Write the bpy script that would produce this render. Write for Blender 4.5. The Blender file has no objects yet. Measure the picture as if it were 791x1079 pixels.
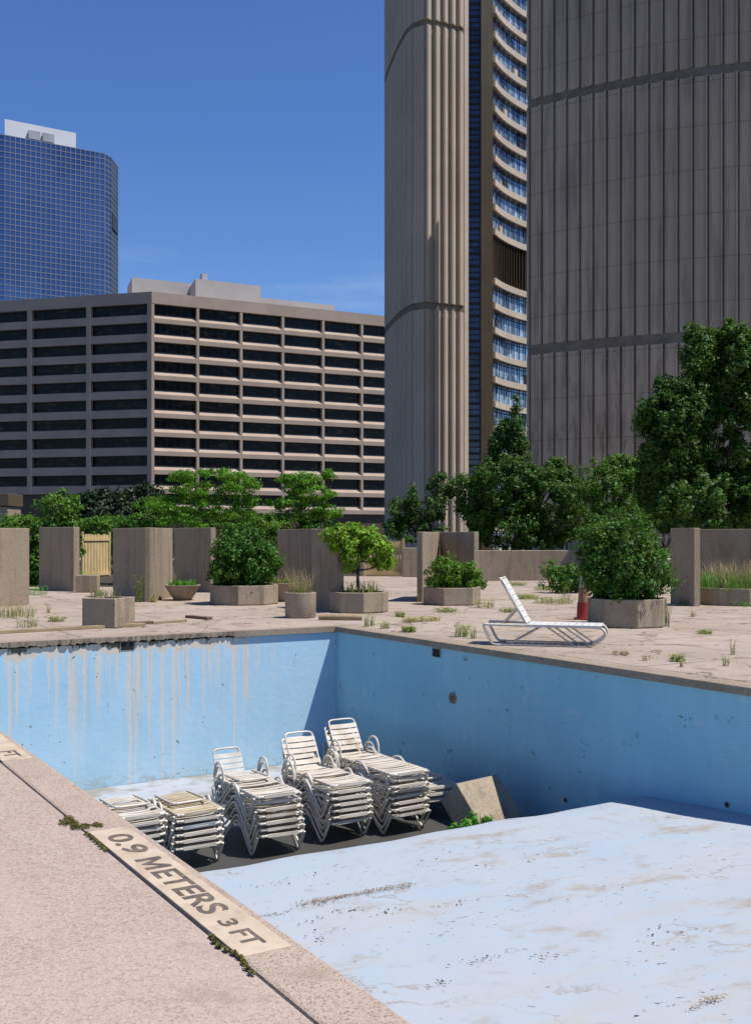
import bpy, math, random
import numpy as np
from mathutils import Vector, Matrix
random.seed(7)
RNG = np.random.default_rng(11)
S = bpy.context.scene
C = S.collection

# ------------------------------------------------------------------ camera frame -> world
YAW = math.radians(31.1); SA, CA = math.sin(YAW), math.cos(YAW)
F, HOR, CX, CAMH = 1130.0, 565.5, 395.5, 1.6
def W(r, t):                      # metres right of / ahead of the camera -> world x, y
    return (t*SA + r*CA, t*CA - r*SA)
def P(x, y, z=0.0):               # where a point of the ground was seen -> world
    t = (CAMH - z)*F/(y - HOR); r = (x - CX)/F*t
    X, Y = W(r, t)
    return Vector((X, Y, z))
def D(x, t, z=0.0):               # bearing x at distance t
    X, Y = W((x - CX)/F*t, t)
    return Vector((X, Y, z))
def ZH(y, t):                     # height seen at y at distance t
    return CAMH + (HOR - y)/F*t

# ------------------------------------------------------------------ materials
def new_mat(name):
    m = bpy.data.materials.new(name); m.use_nodes = True
    nt = m.node_tree; nt.nodes.clear()
    out = nt.nodes.new('ShaderNodeOutputMaterial')
    b = nt.nodes.new('ShaderNodeBsdfPrincipled')
    nt.links.new(b.outputs[0], out.inputs[0])
    return m, nt, b
class NB:
    def __init__(s, nt): s.nt = nt
    def n(s, t, **k):
        o = s.nt.nodes.new(t)
        for a, v in k.items(): setattr(o, a, v)
        return o
    def put(s, i, v):
        if hasattr(v, 'is_linked') or hasattr(v, 'links'): s.nt.links.new(v, i)
        else:
            if isinstance(v, (tuple, list)) and len(v) == 3 and i.type == 'RGBA': v = (*v, 1)
            i.default_value = v
    def pos(s, local=False):
        if local: return s.n('ShaderNodeTexCoord').outputs['Object']
        return s.n('ShaderNodeNewGeometry').outputs['Position']
    def scale(s, v, sc):
        m = s.n('ShaderNodeVectorMath', operation='MULTIPLY'); s.put(m.inputs[0], v); m.inputs[1].default_value = sc
        return m.outputs[0]
    def noise(s, v, sc, det=3, rough=.55):
        o = s.n('ShaderNodeTexNoise'); s.put(o.inputs['Vector'], v)
        o.inputs['Scale'].default_value = sc; o.inputs['Detail'].default_value = det; o.inputs['Roughness'].default_value = rough
        return o.outputs[0]
    def vor(s, v, sc, out='Distance'):
        o = s.n('ShaderNodeTexVoronoi'); s.put(o.inputs['Vector'], v); o.inputs['Scale'].default_value = sc
        return o.outputs[out]
    def ramp(s, v, a, b, lo=0., hi=1.):
        o = s.n('ShaderNodeMapRange'); o.interpolation_type = 'SMOOTHSTEP'
        s.put(o.inputs[0], v); o.inputs[1].default_value = a; o.inputs[2].default_value = b
        o.inputs[3].default_value = lo; o.inputs[4].default_value = hi
        return o.outputs[0]
    def m(s, op, a, b=0.):
        o = s.n('ShaderNodeMath', operation=op); s.put(o.inputs[0], a); s.put(o.inputs[1], b); return o.outputs[0]
    def mix(s, f, a, b, mode='MIX'):
        o = s.n('ShaderNodeMix', data_type='RGBA', blend_type=mode)
        s.put(o.inputs[0], f); s.put(o.inputs[6], a); s.put(o.inputs[7], b); return o.outputs[2]
    def sep(s, v):
        o = s.n('ShaderNodeSeparateXYZ'); s.put(o.inputs[0], v); return o.outputs
    def bump(s, h, st, dist=.01):
        o = s.n('ShaderNodeBump'); o.inputs['Strength'].default_value = st; o.inputs['Distance'].default_value = dist
        s.put(o.inputs['Height'], h); return o.outputs[0]

def mottled(name, c1, c2, s1=1.5, speck=None, s2=60, rough=.85, bump=.25, bd=.006, local=False, spec=.3, metal=0, grime=None, gs=.6):
    m, nt, b = new_mat(name); k = NB(nt); p = k.pos(local)
    col = k.mix(k.ramp(k.noise(p, s1, 5), .32, .68), c1, c2)
    f = k.noise(p, s2, 2)
    if speck: 
        cell = k.vor(p, s2, 'Color')
        g = k.sep(cell)[0]
        col = k.mix(k.ramp(g, .62, .9), col, speck[0])
        if len(speck) > 1: col = k.mix(k.ramp(k.sep(cell)[1], .7, .95), col, speck[1])
    if name in ('aggregate_concrete', 'planter_concrete'):
        col = k.mix(k.ramp(k.noise(k.scale(p, (5, 5, .5)), 1., 4, .6), .5, .68, 0, .55), col, tuple(c*.58 for c in c2))
        col = k.mix(k.ramp(k.noise(p, 9, 4, .7), .62, .68, 0, .6), col, tuple(c*.5 for c in c2))
    if grime: col = k.mix(k.ramp(k.noise(p, gs, 6, .65), .52, .72, 0, .8), col, grime)
    k.put(b.inputs['Base Color'], col)
    b.inputs['Roughness'].default_value = rough; b.inputs['Metallic'].default_value = metal
    b.inputs['Specular IOR Level'].default_value = spec
    if bump: k.put(b.inputs['Normal'], k.bump(f, bump, bd))
    return m

M = {}
M['aggregate'] = mottled('aggregate_concrete', (.315,.25,.175), (.26,.203,.138), .8, ((.19,.147,.10), (.37,.305,.225)), 120, .92, .4, .006, grime=(.19,.145,.10), gs=1.1)
M['planter'] = mottled('planter_concrete', (.325,.265,.19), (.27,.215,.148), 2.2, ((.20,.16,.108), (.385,.325,.245)), 120, .92, .4, .006, local=True, grime=(.19,.15,.10), gs=1.6)
M['coping'] = mottled('coping_concrete', (.385,.305,.248), (.345,.268,.213), 1.6, ((.21,.152,.11), (.42,.335,.27)), 150, .9, .4, .004, grime=(.25,.19,.14), gs=1.4)
M['coping_far'] = mottled('weathered_coping', (.32,.26,.20), (.25,.195,.14), 2.5, ((.17,.125,.085),), 100, .9, .5, .006, grime=(.22,.17,.11), gs=1.3)
M['soil'] = mottled('planting_soil', (.06,.045,.03), (.035,.028,.02), 3, None, 25, .95, .8, .03)
M['gap'] = mottled('joint_dirt', (.12,.095,.065), (.07,.055,.035), 3, None, 40, .95, .5)
M['cityground'] = mottled('city_asphalt', (.06,.058,.055), (.05,.05,.048), .05, None, 4, .9, .1)
M['cream'] = mottled('cream_marker_paint', (.50,.405,.30), (.43,.335,.24), 6, None, 90, .7, .2, .003, grime=(.30,.225,.165), gs=5)
M['letters'] = mottled('worn_lettering_paint', (.085,.068,.055), (.13,.102,.08), 16, None, 120, .8, .2, .003, grime=(.26,.20,.15), gs=30)
M['wood'] = mottled('weathered_timber', (.33,.25,.15), (.25,.19,.11), 3, None, 30, .8, .4, .004)
M['wood_dark'] = mottled('dark_timber', (.17,.11,.07), (.12,.08,.05), 3, None, 30, .8, .4, .004)
M['fence'] = mottled('fence_timber', (.56,.42,.20), (.46,.34,.15), 2, None, 20, .8, .3, .004)
M['tube'] = mottled('white_enamel_tube', (.60,.565,.50), (.50,.45,.37), 5, None, 60, .45, .05, .002, local=True, spec=.4, grime=(.38,.29,.19), gs=4)
M['strap'] = mottled('vinyl_strap', (.57,.525,.45), (.48,.42,.335), 4, None, 50, .6, .1, .003, local=False, grime=(.24,.165,.095), gs=1.7)
M['strap_white'] = mottled('white_vinyl_strap', (.58,.565,.535), (.49,.47,.43), 4, None, 50, .55, .1, .003, local=True, grime=(.42,.38,.33), gs=3)
M['strap_yellow'] = mottled('yellowed_vinyl_strap', (.46,.39,.26), (.40,.33,.21), 4, None, 50, .6, .1, .003, local=True, grime=(.35,.27,.15), gs=3)
M['strap_grey'] = mottled('grey_vinyl_strap', (.30,.33,.35), (.24,.27,.29), 4, None, 50, .6, .1, .003, local=True)
M['cone_red'] = mottled('red_plastic', (.32,.035,.03), (.24,.03,.025), 6, None, 40, .5, .05, local=True)
M['cone_orange'] = mottled('faded_orange_plastic', (.33,.17,.10), (.27,.14,.085), 6, None, 40, .6, .05, local=True)
M['cone_white'] = mottled('dirty_reflective_band', (.50,.40,.30), (.40,.32,.25), 6, None, 40, .5, .05, local=True)
M['bark'] = mottled('bark', (.10,.075,.055), (.06,.045,.035), 6, None, 25, .95, .8, .03)
M['black'] = mottled('dark_void', (.012,.012,.013), (.02,.02,.02), 5, None, 40, .9, .1)
M['fitting'] = mottled('rusty_fitting', (.30,.27,.18), (.16,.13,.08), 30, None, 80, .7, .3, local=True)
M['hotel'] = mottled('brown_precast', (.375,.295,.23), (.325,.255,.20), .25, None, 1.2, .9, .1, grime=(.32,.242,.19), gs=.12)
M['hotel_pent'] = mottled('pale_precast', (.42,.395,.37), (.37,.345,.32), .2, None, 1.2, .9, .1)
M['tower'] = mottled('ribbed_precast', (.42,.342,.255), (.37,.30,.222), .12, None, 1.5, .9, .1, grime=(.33,.27,.20), gs=.09)
def streaked(name):
    m, nt, b = new_mat(name); k = NB(nt); p = k.pos(); x, y, z = k.sep(p)
    col = k.mix(k.ramp(k.noise(p, .12, 5), .32, .68), (.46,.375,.275), (.40,.325,.24))
    col = k.mix(k.ramp(k.noise(k.scale(p, (1.1, 1.1, .10)), 1., 4, .6), .46, .70, 0, .6), col, (.215,.178,.135))
    low = k.ramp(z, 34, 6)
    col = k.mix(k.m('MULTIPLY', k.ramp(k.noise(k.scale(p, (.9, .9, .22)), 1., 5, .7), .48, .66, 0, .7), low), col, (.13,.102,.076))
    col = k.mix(k.m('MULTIPLY', k.ramp(k.noise(k.scale(p, (1.6, 1.6, .5)), 1., 4, .7), .55, .7, 0, .5), low), col, (.39,.32,.25))
    fr = k.m('ABSOLUTE', k.m('SUBTRACT', k.m('FRACT', k.m('DIVIDE', k.m('ADD', z, 40.), 4.3)), .5))
    col = k.mix(k.m('MULTIPLY', k.ramp(fr, .485, .497), .5), col, (.10,.08,.062))
    k.put(b.inputs['Base Color'], col); b.inputs['Roughness'].default_value = .92; b.inputs['Specular IOR Level'].default_value = .2
    return m
M['tower_grey'] = streaked('weathered_grey_precast')
M['tower_band'] = mottled('rough_band_concrete', (.20,.168,.13), (.14,.118,.092), .8, None, 2.5, .95, .5, .1)
M['ledge'] = mottled('pale_ledge_concrete', (.50,.42,.34), (.43,.36,.29), .3, None, 1.5, .9, .1)
M['column'] = mottled('bronze_cladding', (.10,.073,.04), (.08,.058,.033), .3, None, 1.5, .5, .05, spec=.4)
M['louvre'] = mottled('brown_louvre', (.09,.062,.04), (.07,.05,.032), .5, None, 3, .6, .1)
M['glazing_bar'] = mottled('dark_mullion', (.03,.03,.032), (.04,.04,.042), 1, None, 5, .5, .0)
M['gridm'] = mottled('blue_grey_mullion', (.17,.20,.26), (.145,.175,.23), .2, None, 5, .5, .0)
M['white_box'] = mottled('white_cladding', (.60,.60,.62), (.55,.55,.57), .1, None, 2, .6, .0)
M['grey_win'] = mottled('grey_louvre', (.35,.36,.38), (.28,.29,.31), .2, None, 2, .5, .0)

M['litter_dark'] = mottled('dead_leaf', (.05,.045,.03), (.09,.07,.045), 8, None, 40, .9, .0)
M['litter_brown'] = mottled('brown_silt', (.26,.19,.13), (.20,.15,.10), 8, None, 40, .9, .0)
def glass(name, c1, c2, scale, rough=.08, spec=.8, metal=0.0):
    m, nt, b = new_mat(name); k = NB(nt); p = k.pos()
    v = k.n('ShaderNodeTexVoronoi'); v.inputs['Scale'].default_value = scale; k.put(v.inputs['Vector'], p)
    g = k.sep(v.outputs['Color'])[0]
    k.put(b.inputs['Base Color'], k.mix(g, c1, c2))
    if name == 'dark_window_glass':
        k.put(b.inputs['Base Color'], k.mix(k.ramp(k.noise(k.scale(p, (.5, .5, 1.6)), 1., 4, .7), .5, .72), (.006,.006,.006), (.075,.058,.03)))  # warm reflections painted as noise patches into the glass colour
    b.inputs['Roughness'].default_value = rough; b.inputs['Specular IOR Level'].default_value = spec
    b.inputs['Metallic'].default_value = metal
    return m
M['glass_dark'] = glass('dark_window_glass', (.004,.004,.004), (.016,.014,.010), .35, .3, .18)
M['glass_blue'] = glass('blue_mirror_glass', (.075,.125,.22), (.115,.185,.31), .06, .05, .8, .75)  # cell tones in the colour stand for uneven reflections
M['glass_hall'] = glass('blue_window_glass', (.05,.09,.14), (.50,.66,.78), .55, .1, .9, .35)
M['glass_slot'] = glass('deep_blue_glass', (.012,.022,.045), (.04,.065,.115), .35, .12, .7, .3)

# painted pool surfaces
def pool_wall_mat(name, far):
    m, nt, b = new_mat(name); k = NB(nt); p = k.pos()
    x, y, z = k.sep(p)
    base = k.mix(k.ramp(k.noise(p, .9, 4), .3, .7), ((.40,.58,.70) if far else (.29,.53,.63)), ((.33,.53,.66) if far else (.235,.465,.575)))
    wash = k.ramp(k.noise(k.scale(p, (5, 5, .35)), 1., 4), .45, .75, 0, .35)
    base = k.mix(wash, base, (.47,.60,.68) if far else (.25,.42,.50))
    if far:
        fade = k.ramp(z, -2.25, -.15)
        lat = k.ramp(x, 7.6, 8.4, 1, 0)
        wx = k.m('MULTIPLY', k.noise(k.scale(p, (.6, 1, 2.2)), 1.5, 3), .05)
        cb = k.n('ShaderNodeCombineXYZ'); k.put(cb.inputs[0], k.m('ADD', x, wx)); k.put(cb.inputs[2], z)
        ps = cb.outputs[0]
        s1 = k.noise(k.scale(ps, (9.5, 1, .09)), 1., 3)
        s2 = k.noise(k.scale(ps, (17, 1, .6)), 1., 4, .7)
        a = k.m('MULTIPLY', k.m('MULTIPLY', k.ramp(k.m('ADD', s1, k.m('MULTIPLY', fade, .13)), .615, .665), k.ramp(s2, .30, .50)), lat)
        base = k.mix(k.m('MULTIPLY', a, .85), base, (.61,.55,.47))
        s3 = k.noise(k.scale(ps, (11, 1, .12)), 1.7, 2)
        bb = k.m('MULTIPLY', k.m('MULTIPLY', k.ramp(s3, .58, .66), fade), lat)
        base = k.mix(k.m('MULTIPLY', bb, .7), base, (.50,.42,.30))
        # ragged band under the coping where the paint has come off
        edge = k.m('ADD', z, k.m('MULTIPLY', k.m('SUBTRACT', k.noise(k.scale(p, (3, 1, 1)), 2.2, 5, .7), .5), .55))
        latb = k.ramp(x, 7.0, 7.7, 1, 0)
        base = k.mix(k.m('MULTIPLY', k.ramp(edge, -.235, -.215), latb), base, (.58,.51,.42))
        base = k.mix(k.m('MULTIPLY', k.ramp(edge, -.11, -.09), latb), base, (.13,.11,.07))
        low = k.m('MULTIPLY', k.ramp(z, -2.05, -2.35), k.ramp(k.noise(k.scale(p, (3, 3, 6)), 2., 5, .7), .45, .62))
        base = k.mix(k.m('MULTIPLY', low, .7), base, (.34,.38,.36))
    else:
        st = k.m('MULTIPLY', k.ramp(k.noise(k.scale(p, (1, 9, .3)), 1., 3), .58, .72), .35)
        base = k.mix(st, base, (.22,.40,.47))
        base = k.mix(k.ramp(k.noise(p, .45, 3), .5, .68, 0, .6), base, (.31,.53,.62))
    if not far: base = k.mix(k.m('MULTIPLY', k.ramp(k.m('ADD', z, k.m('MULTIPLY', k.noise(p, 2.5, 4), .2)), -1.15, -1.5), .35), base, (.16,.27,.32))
    fl = k.m('MULTIPLY', k.ramp(k.noise(p, 3.2, 6, .72), .60, .62), k.ramp(k.noise(p, .8, 3), .5, .6))
    base = k.mix(k.m('MULTIPLY', fl, .45), base, (.50,.58,.60))
    # chips and mould spots
    sp = k.m('MULTIPLY', k.ramp(k.noise(p, 6., 5, .75), .625, .67), k.ramp(k.noise(p, 1.3, 2), .46, .56))
    base = k.mix(sp, base, (.12,.13,.08))
    k.put(b.inputs['Base Color'], base); b.inputs['Roughness'].default_value = .75
    b.inputs['Specular IOR Level'].default_value = .25
    k.put(b.inputs['Normal'], k.bump(k.noise(p, 9, 5), .25, .02))
    return m
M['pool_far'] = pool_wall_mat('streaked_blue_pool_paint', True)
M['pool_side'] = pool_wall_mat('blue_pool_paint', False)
def pool_floor_mat():
    m, nt, b = new_mat('faded_pool_floor_paint'); k = NB(nt); p = k.pos()
    x, y, z = k.sep(p)
    base = k.mix(k.ramp(k.noise(p, .55, 5, .6), .36, .64), (.33,.385,.435), (.365,.388,.41))
    base = k.mix(k.ramp(k.noise(k.scale(p, (.35, 1.6, 1)), 1.1, 6, .68), .50, .68, 0, .8), base, (.375,.36,.335))
    base = k.mix(k.ramp(k.noise(k.scale(p, (.8, 1.1, 1)), 1.6, 7, .72), .53, .68, 0, .8), base, (.30,.255,.20))
    wv = k.noise(k.scale(p, (1, 1, 1)), .8, 8, .6)
    vein = k.ramp(k.m('ABSOLUTE', k.m('SUBTRACT', wv, .5)), .0, .012, 1, 0)
    base = k.mix(k.m('MULTIPLY', vein, k.ramp(k.noise(p, .7, 2), .5, .62, 0, .7)), base, (.26,.20,.155))
    sp = k.m('MULTIPLY', k.ramp(k.noise(k.scale(p, (1.6, 3.2, 1)), 7., 4, .7), .635, .66), k.ramp(k.noise(k.scale(p, (1, 2.2, 1)), .9, 3), .50, .58))
    base = k.mix(sp, base, (.045,.042,.032))
    sp2 = k.ramp(k.noise(p, 17., 2, .5), .72, .75)
    base = k.mix(k.m('MULTIPLY', sp2, .7), base, (.14,.11,.085))
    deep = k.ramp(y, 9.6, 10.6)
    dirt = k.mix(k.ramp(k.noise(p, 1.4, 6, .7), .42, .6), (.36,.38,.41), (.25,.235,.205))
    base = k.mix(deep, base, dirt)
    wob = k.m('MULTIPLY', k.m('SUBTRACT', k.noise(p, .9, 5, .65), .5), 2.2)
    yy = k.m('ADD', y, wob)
    lit = k.m('MULTIPLY', k.ramp(yy, 10.0, 10.5), k.ramp(yy, 13.9, 13.2))  # mask: near-black band with ragged edges across the deep floor
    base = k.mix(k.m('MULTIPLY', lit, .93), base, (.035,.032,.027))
    k.put(b.inputs['Base Color'], base); b.inputs['Roughness'].default_value = .7
    b.inputs['Specular IOR Level'].default_value = .25
    k.put(b.inputs['Normal'], k.bump(k.noise(p, 4, 6, .6), .25, .02))
    return m
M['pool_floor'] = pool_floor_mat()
def deck_mat(name, c1, c2, joints):
    m, nt, b = new_mat(name); k = NB(nt); p = k.pos()
    col = k.mix(k.ramp(k.noise(p, .5, 6, .62), .33, .67), c1, c2)
    cell = k.sep(k.vor(p, 95, 'Color'))
    col = k.mix(k.ramp(cell[0], .50, .85, 0, .5), col, (.16,.118,.092))
    col = k.mix(k.ramp(cell[1], .60, .9, 0, .7), col, (.47,.385,.32))
    col = k.mix(k.ramp(k.noise(p, .28, 5, .6), .45, .62, 0, .45), col, tuple(c*1.18 for c in c1))
    f2 = k.noise(p, 130, 2)
    col = k.mix(k.ramp(f2, .35, .65, 0, .3), col, (.20,.15,.125))
    col = k.mix(k.ramp(k.noise(p, .9, 7, .7), .56, .74, 0, .6), col, (.205,.155,.115))
    col = k.mix(k.ramp(k.noise(p, 5.5, 3, .6), .715, .74, 0, .85), col, (.12,.09,.06))
    if joints:
        br = k.n('ShaderNodeTexBrick'); k.put(br.inputs['Vector'], p)
        br.offset = 0; br.inputs['Scale'].default_value = 1; br.inputs['Mortar Size'].default_value = .016
        br.inputs['Brick Width'].default_value = 2.4; br.inputs['Row Height'].default_value = 2.4
        br.inputs['Mortar Smooth'].default_value = .2
        col = k.mix(k.m('MULTIPLY', br.outputs['Fac'], .9), col, (.09,.072,.04))
        cw = k.noise(p, .55, 6, .55)
        crack = k.ramp(k.m('ABSOLUTE', k.m('SUBTRACT', cw, .5)), .0, .009, 1, 0)
        col = k.mix(k.m('MULTIPLY', crack, k.ramp(k.noise(p, .3, 2), .38, .50, 0, .95)), col, (.075,.062,.03))
        col = k.mix(k.ramp(k.noise(p, 1.7, 5, .7), .52, .66, 0, .7), col, (.20,.158,.11))
        col = k.mix(k.ramp(k.noise(k.scale(p, (.5, 2, 1)), .8, 6, .7), .55, .72, 0, .6), col, (.37,.305,.26))
    k.put(b.inputs['Base Color'], col); b.inputs['Roughness'].default_value = .92
    b.inputs['Specular IOR Level'].default_value = .2
    k.put(b.inputs['Normal'], k.bump(k.m('ADD', k.vor(p, 95), k.noise(p, 130, 2)), .5, .004))
    return m
M['deck'] = deck_mat('pebble_deck', (.40,.318,.262), (.36,.282,.23), False)
M['deck_far'] = deck_mat('cracked_deck', (.375,.305,.245), (.32,.255,.20), True)

def leaf_mat(name, c1, c2, sc=1.2, trans=.3):
    m = bpy.data.materials.new(name); m.use_nodes = True
    nt = m.node_tree; nt.nodes.clear(); k = NB(nt)
    out = k.n('ShaderNodeOutputMaterial'); p = k.pos()
    col = k.mix(k.ramp(k.noise(p, sc, 3), .35, .65), c1, c2)
    col = k.mix(k.ramp(k.sep(k.vor(p, sc*9, 'Color'))[0], .55, .95, 0, .5), col, tuple(min(1, c*1.5) for c in c2))
    b = k.n('ShaderNodeBsdfPrincipled'); k.put(b.inputs['Base Color'], col); b.inputs['Roughness'].default_value = .55
    b.inputs['Specular IOR Level'].default_value = .25
    t = k.n('ShaderNodeBsdfTranslucent'); k.put(t.inputs[0], k.mix(.5, col, (.14,.22,.02)))
    mx = k.n('ShaderNodeMixShader'); mx.inputs[0].default_value = trans
    nt.links.new(b.outputs[0], mx.inputs[1]); nt.links.new(t.outputs[0], mx.inputs[2]); nt.links.new(mx.outputs[0], out.inputs[0])
    return m
M['leaf_dark'] = leaf_mat('dark_tree_leaf', (.024,.072,.008), (.05,.118,.012), .5, .25)
M['leaf_shaded'] = leaf_mat('shade_dark_needle', (.010,.022,.010), (.018,.038,.014), .5, .08)  # near-black leaf colour carries the building's shade
M['leaf_mid'] = leaf_mat('mid_green_leaf', (.055,.14,.014), (.085,.19,.018), .6, .3)
M['leaf_locust'] = leaf_mat('feathery_leaf', (.075,.21,.012), (.11,.27,.018), .7, .4)
M['leaf_lime'] = leaf_mat('lime_leaf', (.16,.31,.025), (.22,.38,.03), 1.2, .4)
M['leaf_bush'] = leaf_mat('round_bush_leaf', (.032,.10,.010), (.055,.15,.014), 1.5, .25)
M['leaf_shrub'] = leaf_mat('shrub_leaf', (.06,.155,.012), (.10,.215,.018), 1.5, .3)
M['leaf_weed'] = leaf_mat('weed_leaf', (.19,.235,.04), (.27,.29,.06), 4, .35)
M['leaf_yellow'] = leaf_mat('yellowing_weed_leaf', (.36,.32,.06), (.30,.29,.06), 4, .3)
M['leaf_dry'] = leaf_mat('dry_grass_blade', (.42,.31,.17), (.33,.25,.13), 4, .3)
M['leaf_fresh'] = leaf_mat('fresh_weed_leaf', (.09,.28,.03), (.12,.34,.04), 4, .35)
M['leaf_moss'] = leaf_mat('moss', (.135,.115,.03), (.085,.085,.02), 9, .1)

# ------------------------------------------------------------------ mesh helpers
class MB:
    def __init__(s): s.v = []; s.f = []
    def add(s, vs, fs):
        o = len(s.v); s.v += [tuple(v) for v in vs]; s.f += [tuple(i+o for i in f) for f in fs]; return s
    def box(s, c, d, rz=0, top=1.0, tilt=None):
        x, y, z = d[0]/2, d[1]/2, d[2]/2
        vs = [Vector((sx*x*(top if sz > 0 else 1), sy*y*(top if sz > 0 else 1), sz*z)) for sz in (-1, 1) for sy in (-1, 1) for sx in (-1, 1)]
        R = Matrix.Rotation(rz, 3, 'Z')
        if tilt: R = R @ Matrix.Rotation(tilt[0], 3, 'X') @ Matrix.Rotation(tilt[1], 3, 'Y')
        vs = [R @ v + Vector(c) for v in vs]
        return s.add(vs, [(0,2,3,1), (4,5,7,6), (0,1,5,4), (2,6,7,3), (0,4,6,2), (1,3,7,5)])
    def box2(s, a, b):
        return s.box(((a[0]+b[0])/2, (a[1]+b[1])/2, (a[2]+b[2])/2), (abs(b[0]-a[0]), abs(b[1]-a[1]), abs(b[2]-a[2])))
    def quad(s, *vs): return s.add(vs, [tuple(range(len(vs)))])
    def prism(s, poly, z0, z1, cap=True):
        n = len(poly)
        a = sum(poly[i][0]*poly[(i+1) % n][1]-poly[(i+1) % n][0]*poly[i][1] for i in range(n))
        if a < 0: poly = poly[::-1]
        vs = [(p[0], p[1], z0) for p in poly] + [(p[0], p[1], z1) for p in poly]
        fs = [(i, (i+1) % n, n+(i+1) % n, n+i) for i in range(n)]
        if cap: fs += [tuple(range(n))[::-1], tuple(range(n, 2*n))]
        return s.add(vs, fs)
    def tube(s, pts, r, n=8, closed=False):
        pts = [Vector(p) for p in pts]; N = len(pts); vs = []; up = None
        rs = r if isinstance(r, (list, tuple)) else [r]*N
        for i, p in enumerate(pts):
            a = pts[i-1] if (i or closed) else p; b = pts[(i+1) % N] if (i < N-1 or closed) else p
            t = (b-a).normalized()
            if up is None: up = t.orthogonal().normalized()
            up = (up - t*up.dot(t))
            up = up.normalized() if up.length > 1e-5 else t.orthogonal().normalized()
            w = t.cross(up)
            for j in range(n):
                an = 2*math.pi*j/n
                vs.append(p + (up*math.cos(an) + w*math.sin(an))*rs[i])
        fs = []
        for i in range(N if closed else N-1):
            for j in range(n):
                a, b = i*n+j, i*n+(j+1) % n; c, d = ((i+1) % N)*n+(j+1) % n, ((i+1) % N)*n+j
                fs.append((a, b, c, d))
        if not closed: fs += [tuple(range(n))[::-1], tuple(range((N-1)*n, N*n))]
        return s.add(vs, fs)
    def lathe(s, prof, n=28, c=(0, 0, 0), ph=0):
        vs = []
        for r, z in prof:
            for j in range(n):
                an = 2*math.pi*j/n+ph; vs.append((c[0]+r*math.cos(an), c[1]+r*math.sin(an), c[2]+z))
        fs = [(i*n+j, i*n+(j+1) % n, (i+1)*n+(j+1) % n, (i+1)*n+j) for i in range(len(prof)-1) for j in range(n)]
        if prof[0][0] > 1e-4: fs.append(tuple(range(n))[::-1])
        if prof[-1][0] > 1e-4: fs.append(tuple(range((len(prof)-1)*n, len(prof)*n)))
        return s.add(vs, fs)
    def build(s, name, mat, parent=None, smooth=False, bevel=0, loc=None):
        me = bpy.data.meshes.new(name); me.from_pydata(s.v, [], s.f); me.update()
        me.materials.append(M[mat] if isinstance(mat, str) else mat)
        o = bpy.data.objects.new(name, me); C.objects.link(o)
        if parent is not None: o.parent = parent
        if loc is not None: o.location = loc
        if smooth:
            me.polygons.foreach_set('use_smooth', [True]*len(me.polygons))
            try: me.set_sharp_from_angle(angle=math.radians(45))
            except Exception: pass
        if bevel:
            b = o.modifiers.new('bevel', 'BEVEL'); b.width = bevel; b.segments = 2; b.limit_method = 'ANGLE'
        return o
def empty(name, loc, rz=0):
    o = bpy.data.objects.new(name, None); C.objects.link(o); o.location = loc; o.rotation_euler = (0, 0, rz); o.empty_display_size = .2
    return o
def tag(o, label=None, cat=None, group=None, kind=None):
    if label: o['label'] = label
    if cat: o['category'] = cat
    if group: o['group'] = group
    if kind: o['kind'] = kind
    return o
def structure(o): o['kind'] = 'structure'; return o
def smooth_path(pts, k=4):
    pts = [Vector(p) for p in pts]; out = []
    for i in range(len(pts)-1):
        p0 = pts[max(i-1, 0)]; p1 = pts[i]; p2 = pts[i+1]; p3 = pts[min(i+2, len(pts)-1)]
        for j in range(k):
            t = j/k
            out.append(.5*((2*p1)+(-p0+p2)*t+(2*p0-5*p1+4*p2-p3)*t*t+(-p0+3*p1-3*p2+p3)*t**3))
    out.append(pts[-1]); return out

def leaves_mesh(name, pts, nrm, size, mat, parent=None, aspect=.55, jitter=.7, loc=None):
    """One object of many small folded leaves at pts, roughly facing nrm."""
    n = len(pts)
    nr = nrm + RNG.normal(0, jitter, (n, 3)); nr /= np.linalg.norm(nr, axis=1)[:, None]+1e-9
    a = RNG.normal(0, 1, (n, 3)); u = np.cross(nr, a); u /= np.linalg.norm(u, axis=1)[:, None]+1e-9
    w = np.cross(nr, u)
    L = (size*RNG.uniform(.6, 1.3, n))[:, None]
    v = np.empty((n, 4, 3))
    v[:, 0] = pts - u*L*.5; v[:, 2] = pts + u*L*.5 - nr*L*.15
    v[:, 1] = pts + w*L*aspect*.5 + nr*L*.10; v[:, 3] = pts - w*L*aspect*.5 + nr*L*.10
    me = bpy.data.meshes.new(name)
    me.vertices.add(n*4); me.vertices.foreach_set('co', v.reshape(-1))
    me.loops.add(n*4); me.loops.foreach_set('vertex_index', np.arange(n*4, dtype=np.int32))
    me.polygons.add(n); me.polygons.foreach_set('loop_start', np.arange(0, n*4, 4, dtype=np.int32))
    me.polygons.foreach_set('loop_total', np.full(n, 4, dtype=np.int32))
    me.update(calc_edges=True); me.materials.append(M[mat])
    o = bpy.data.objects.new(name, me); C.objects.link(o)
    if parent is not None: o.parent = parent
    if loc is not None: o.location = loc
    return o
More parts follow.
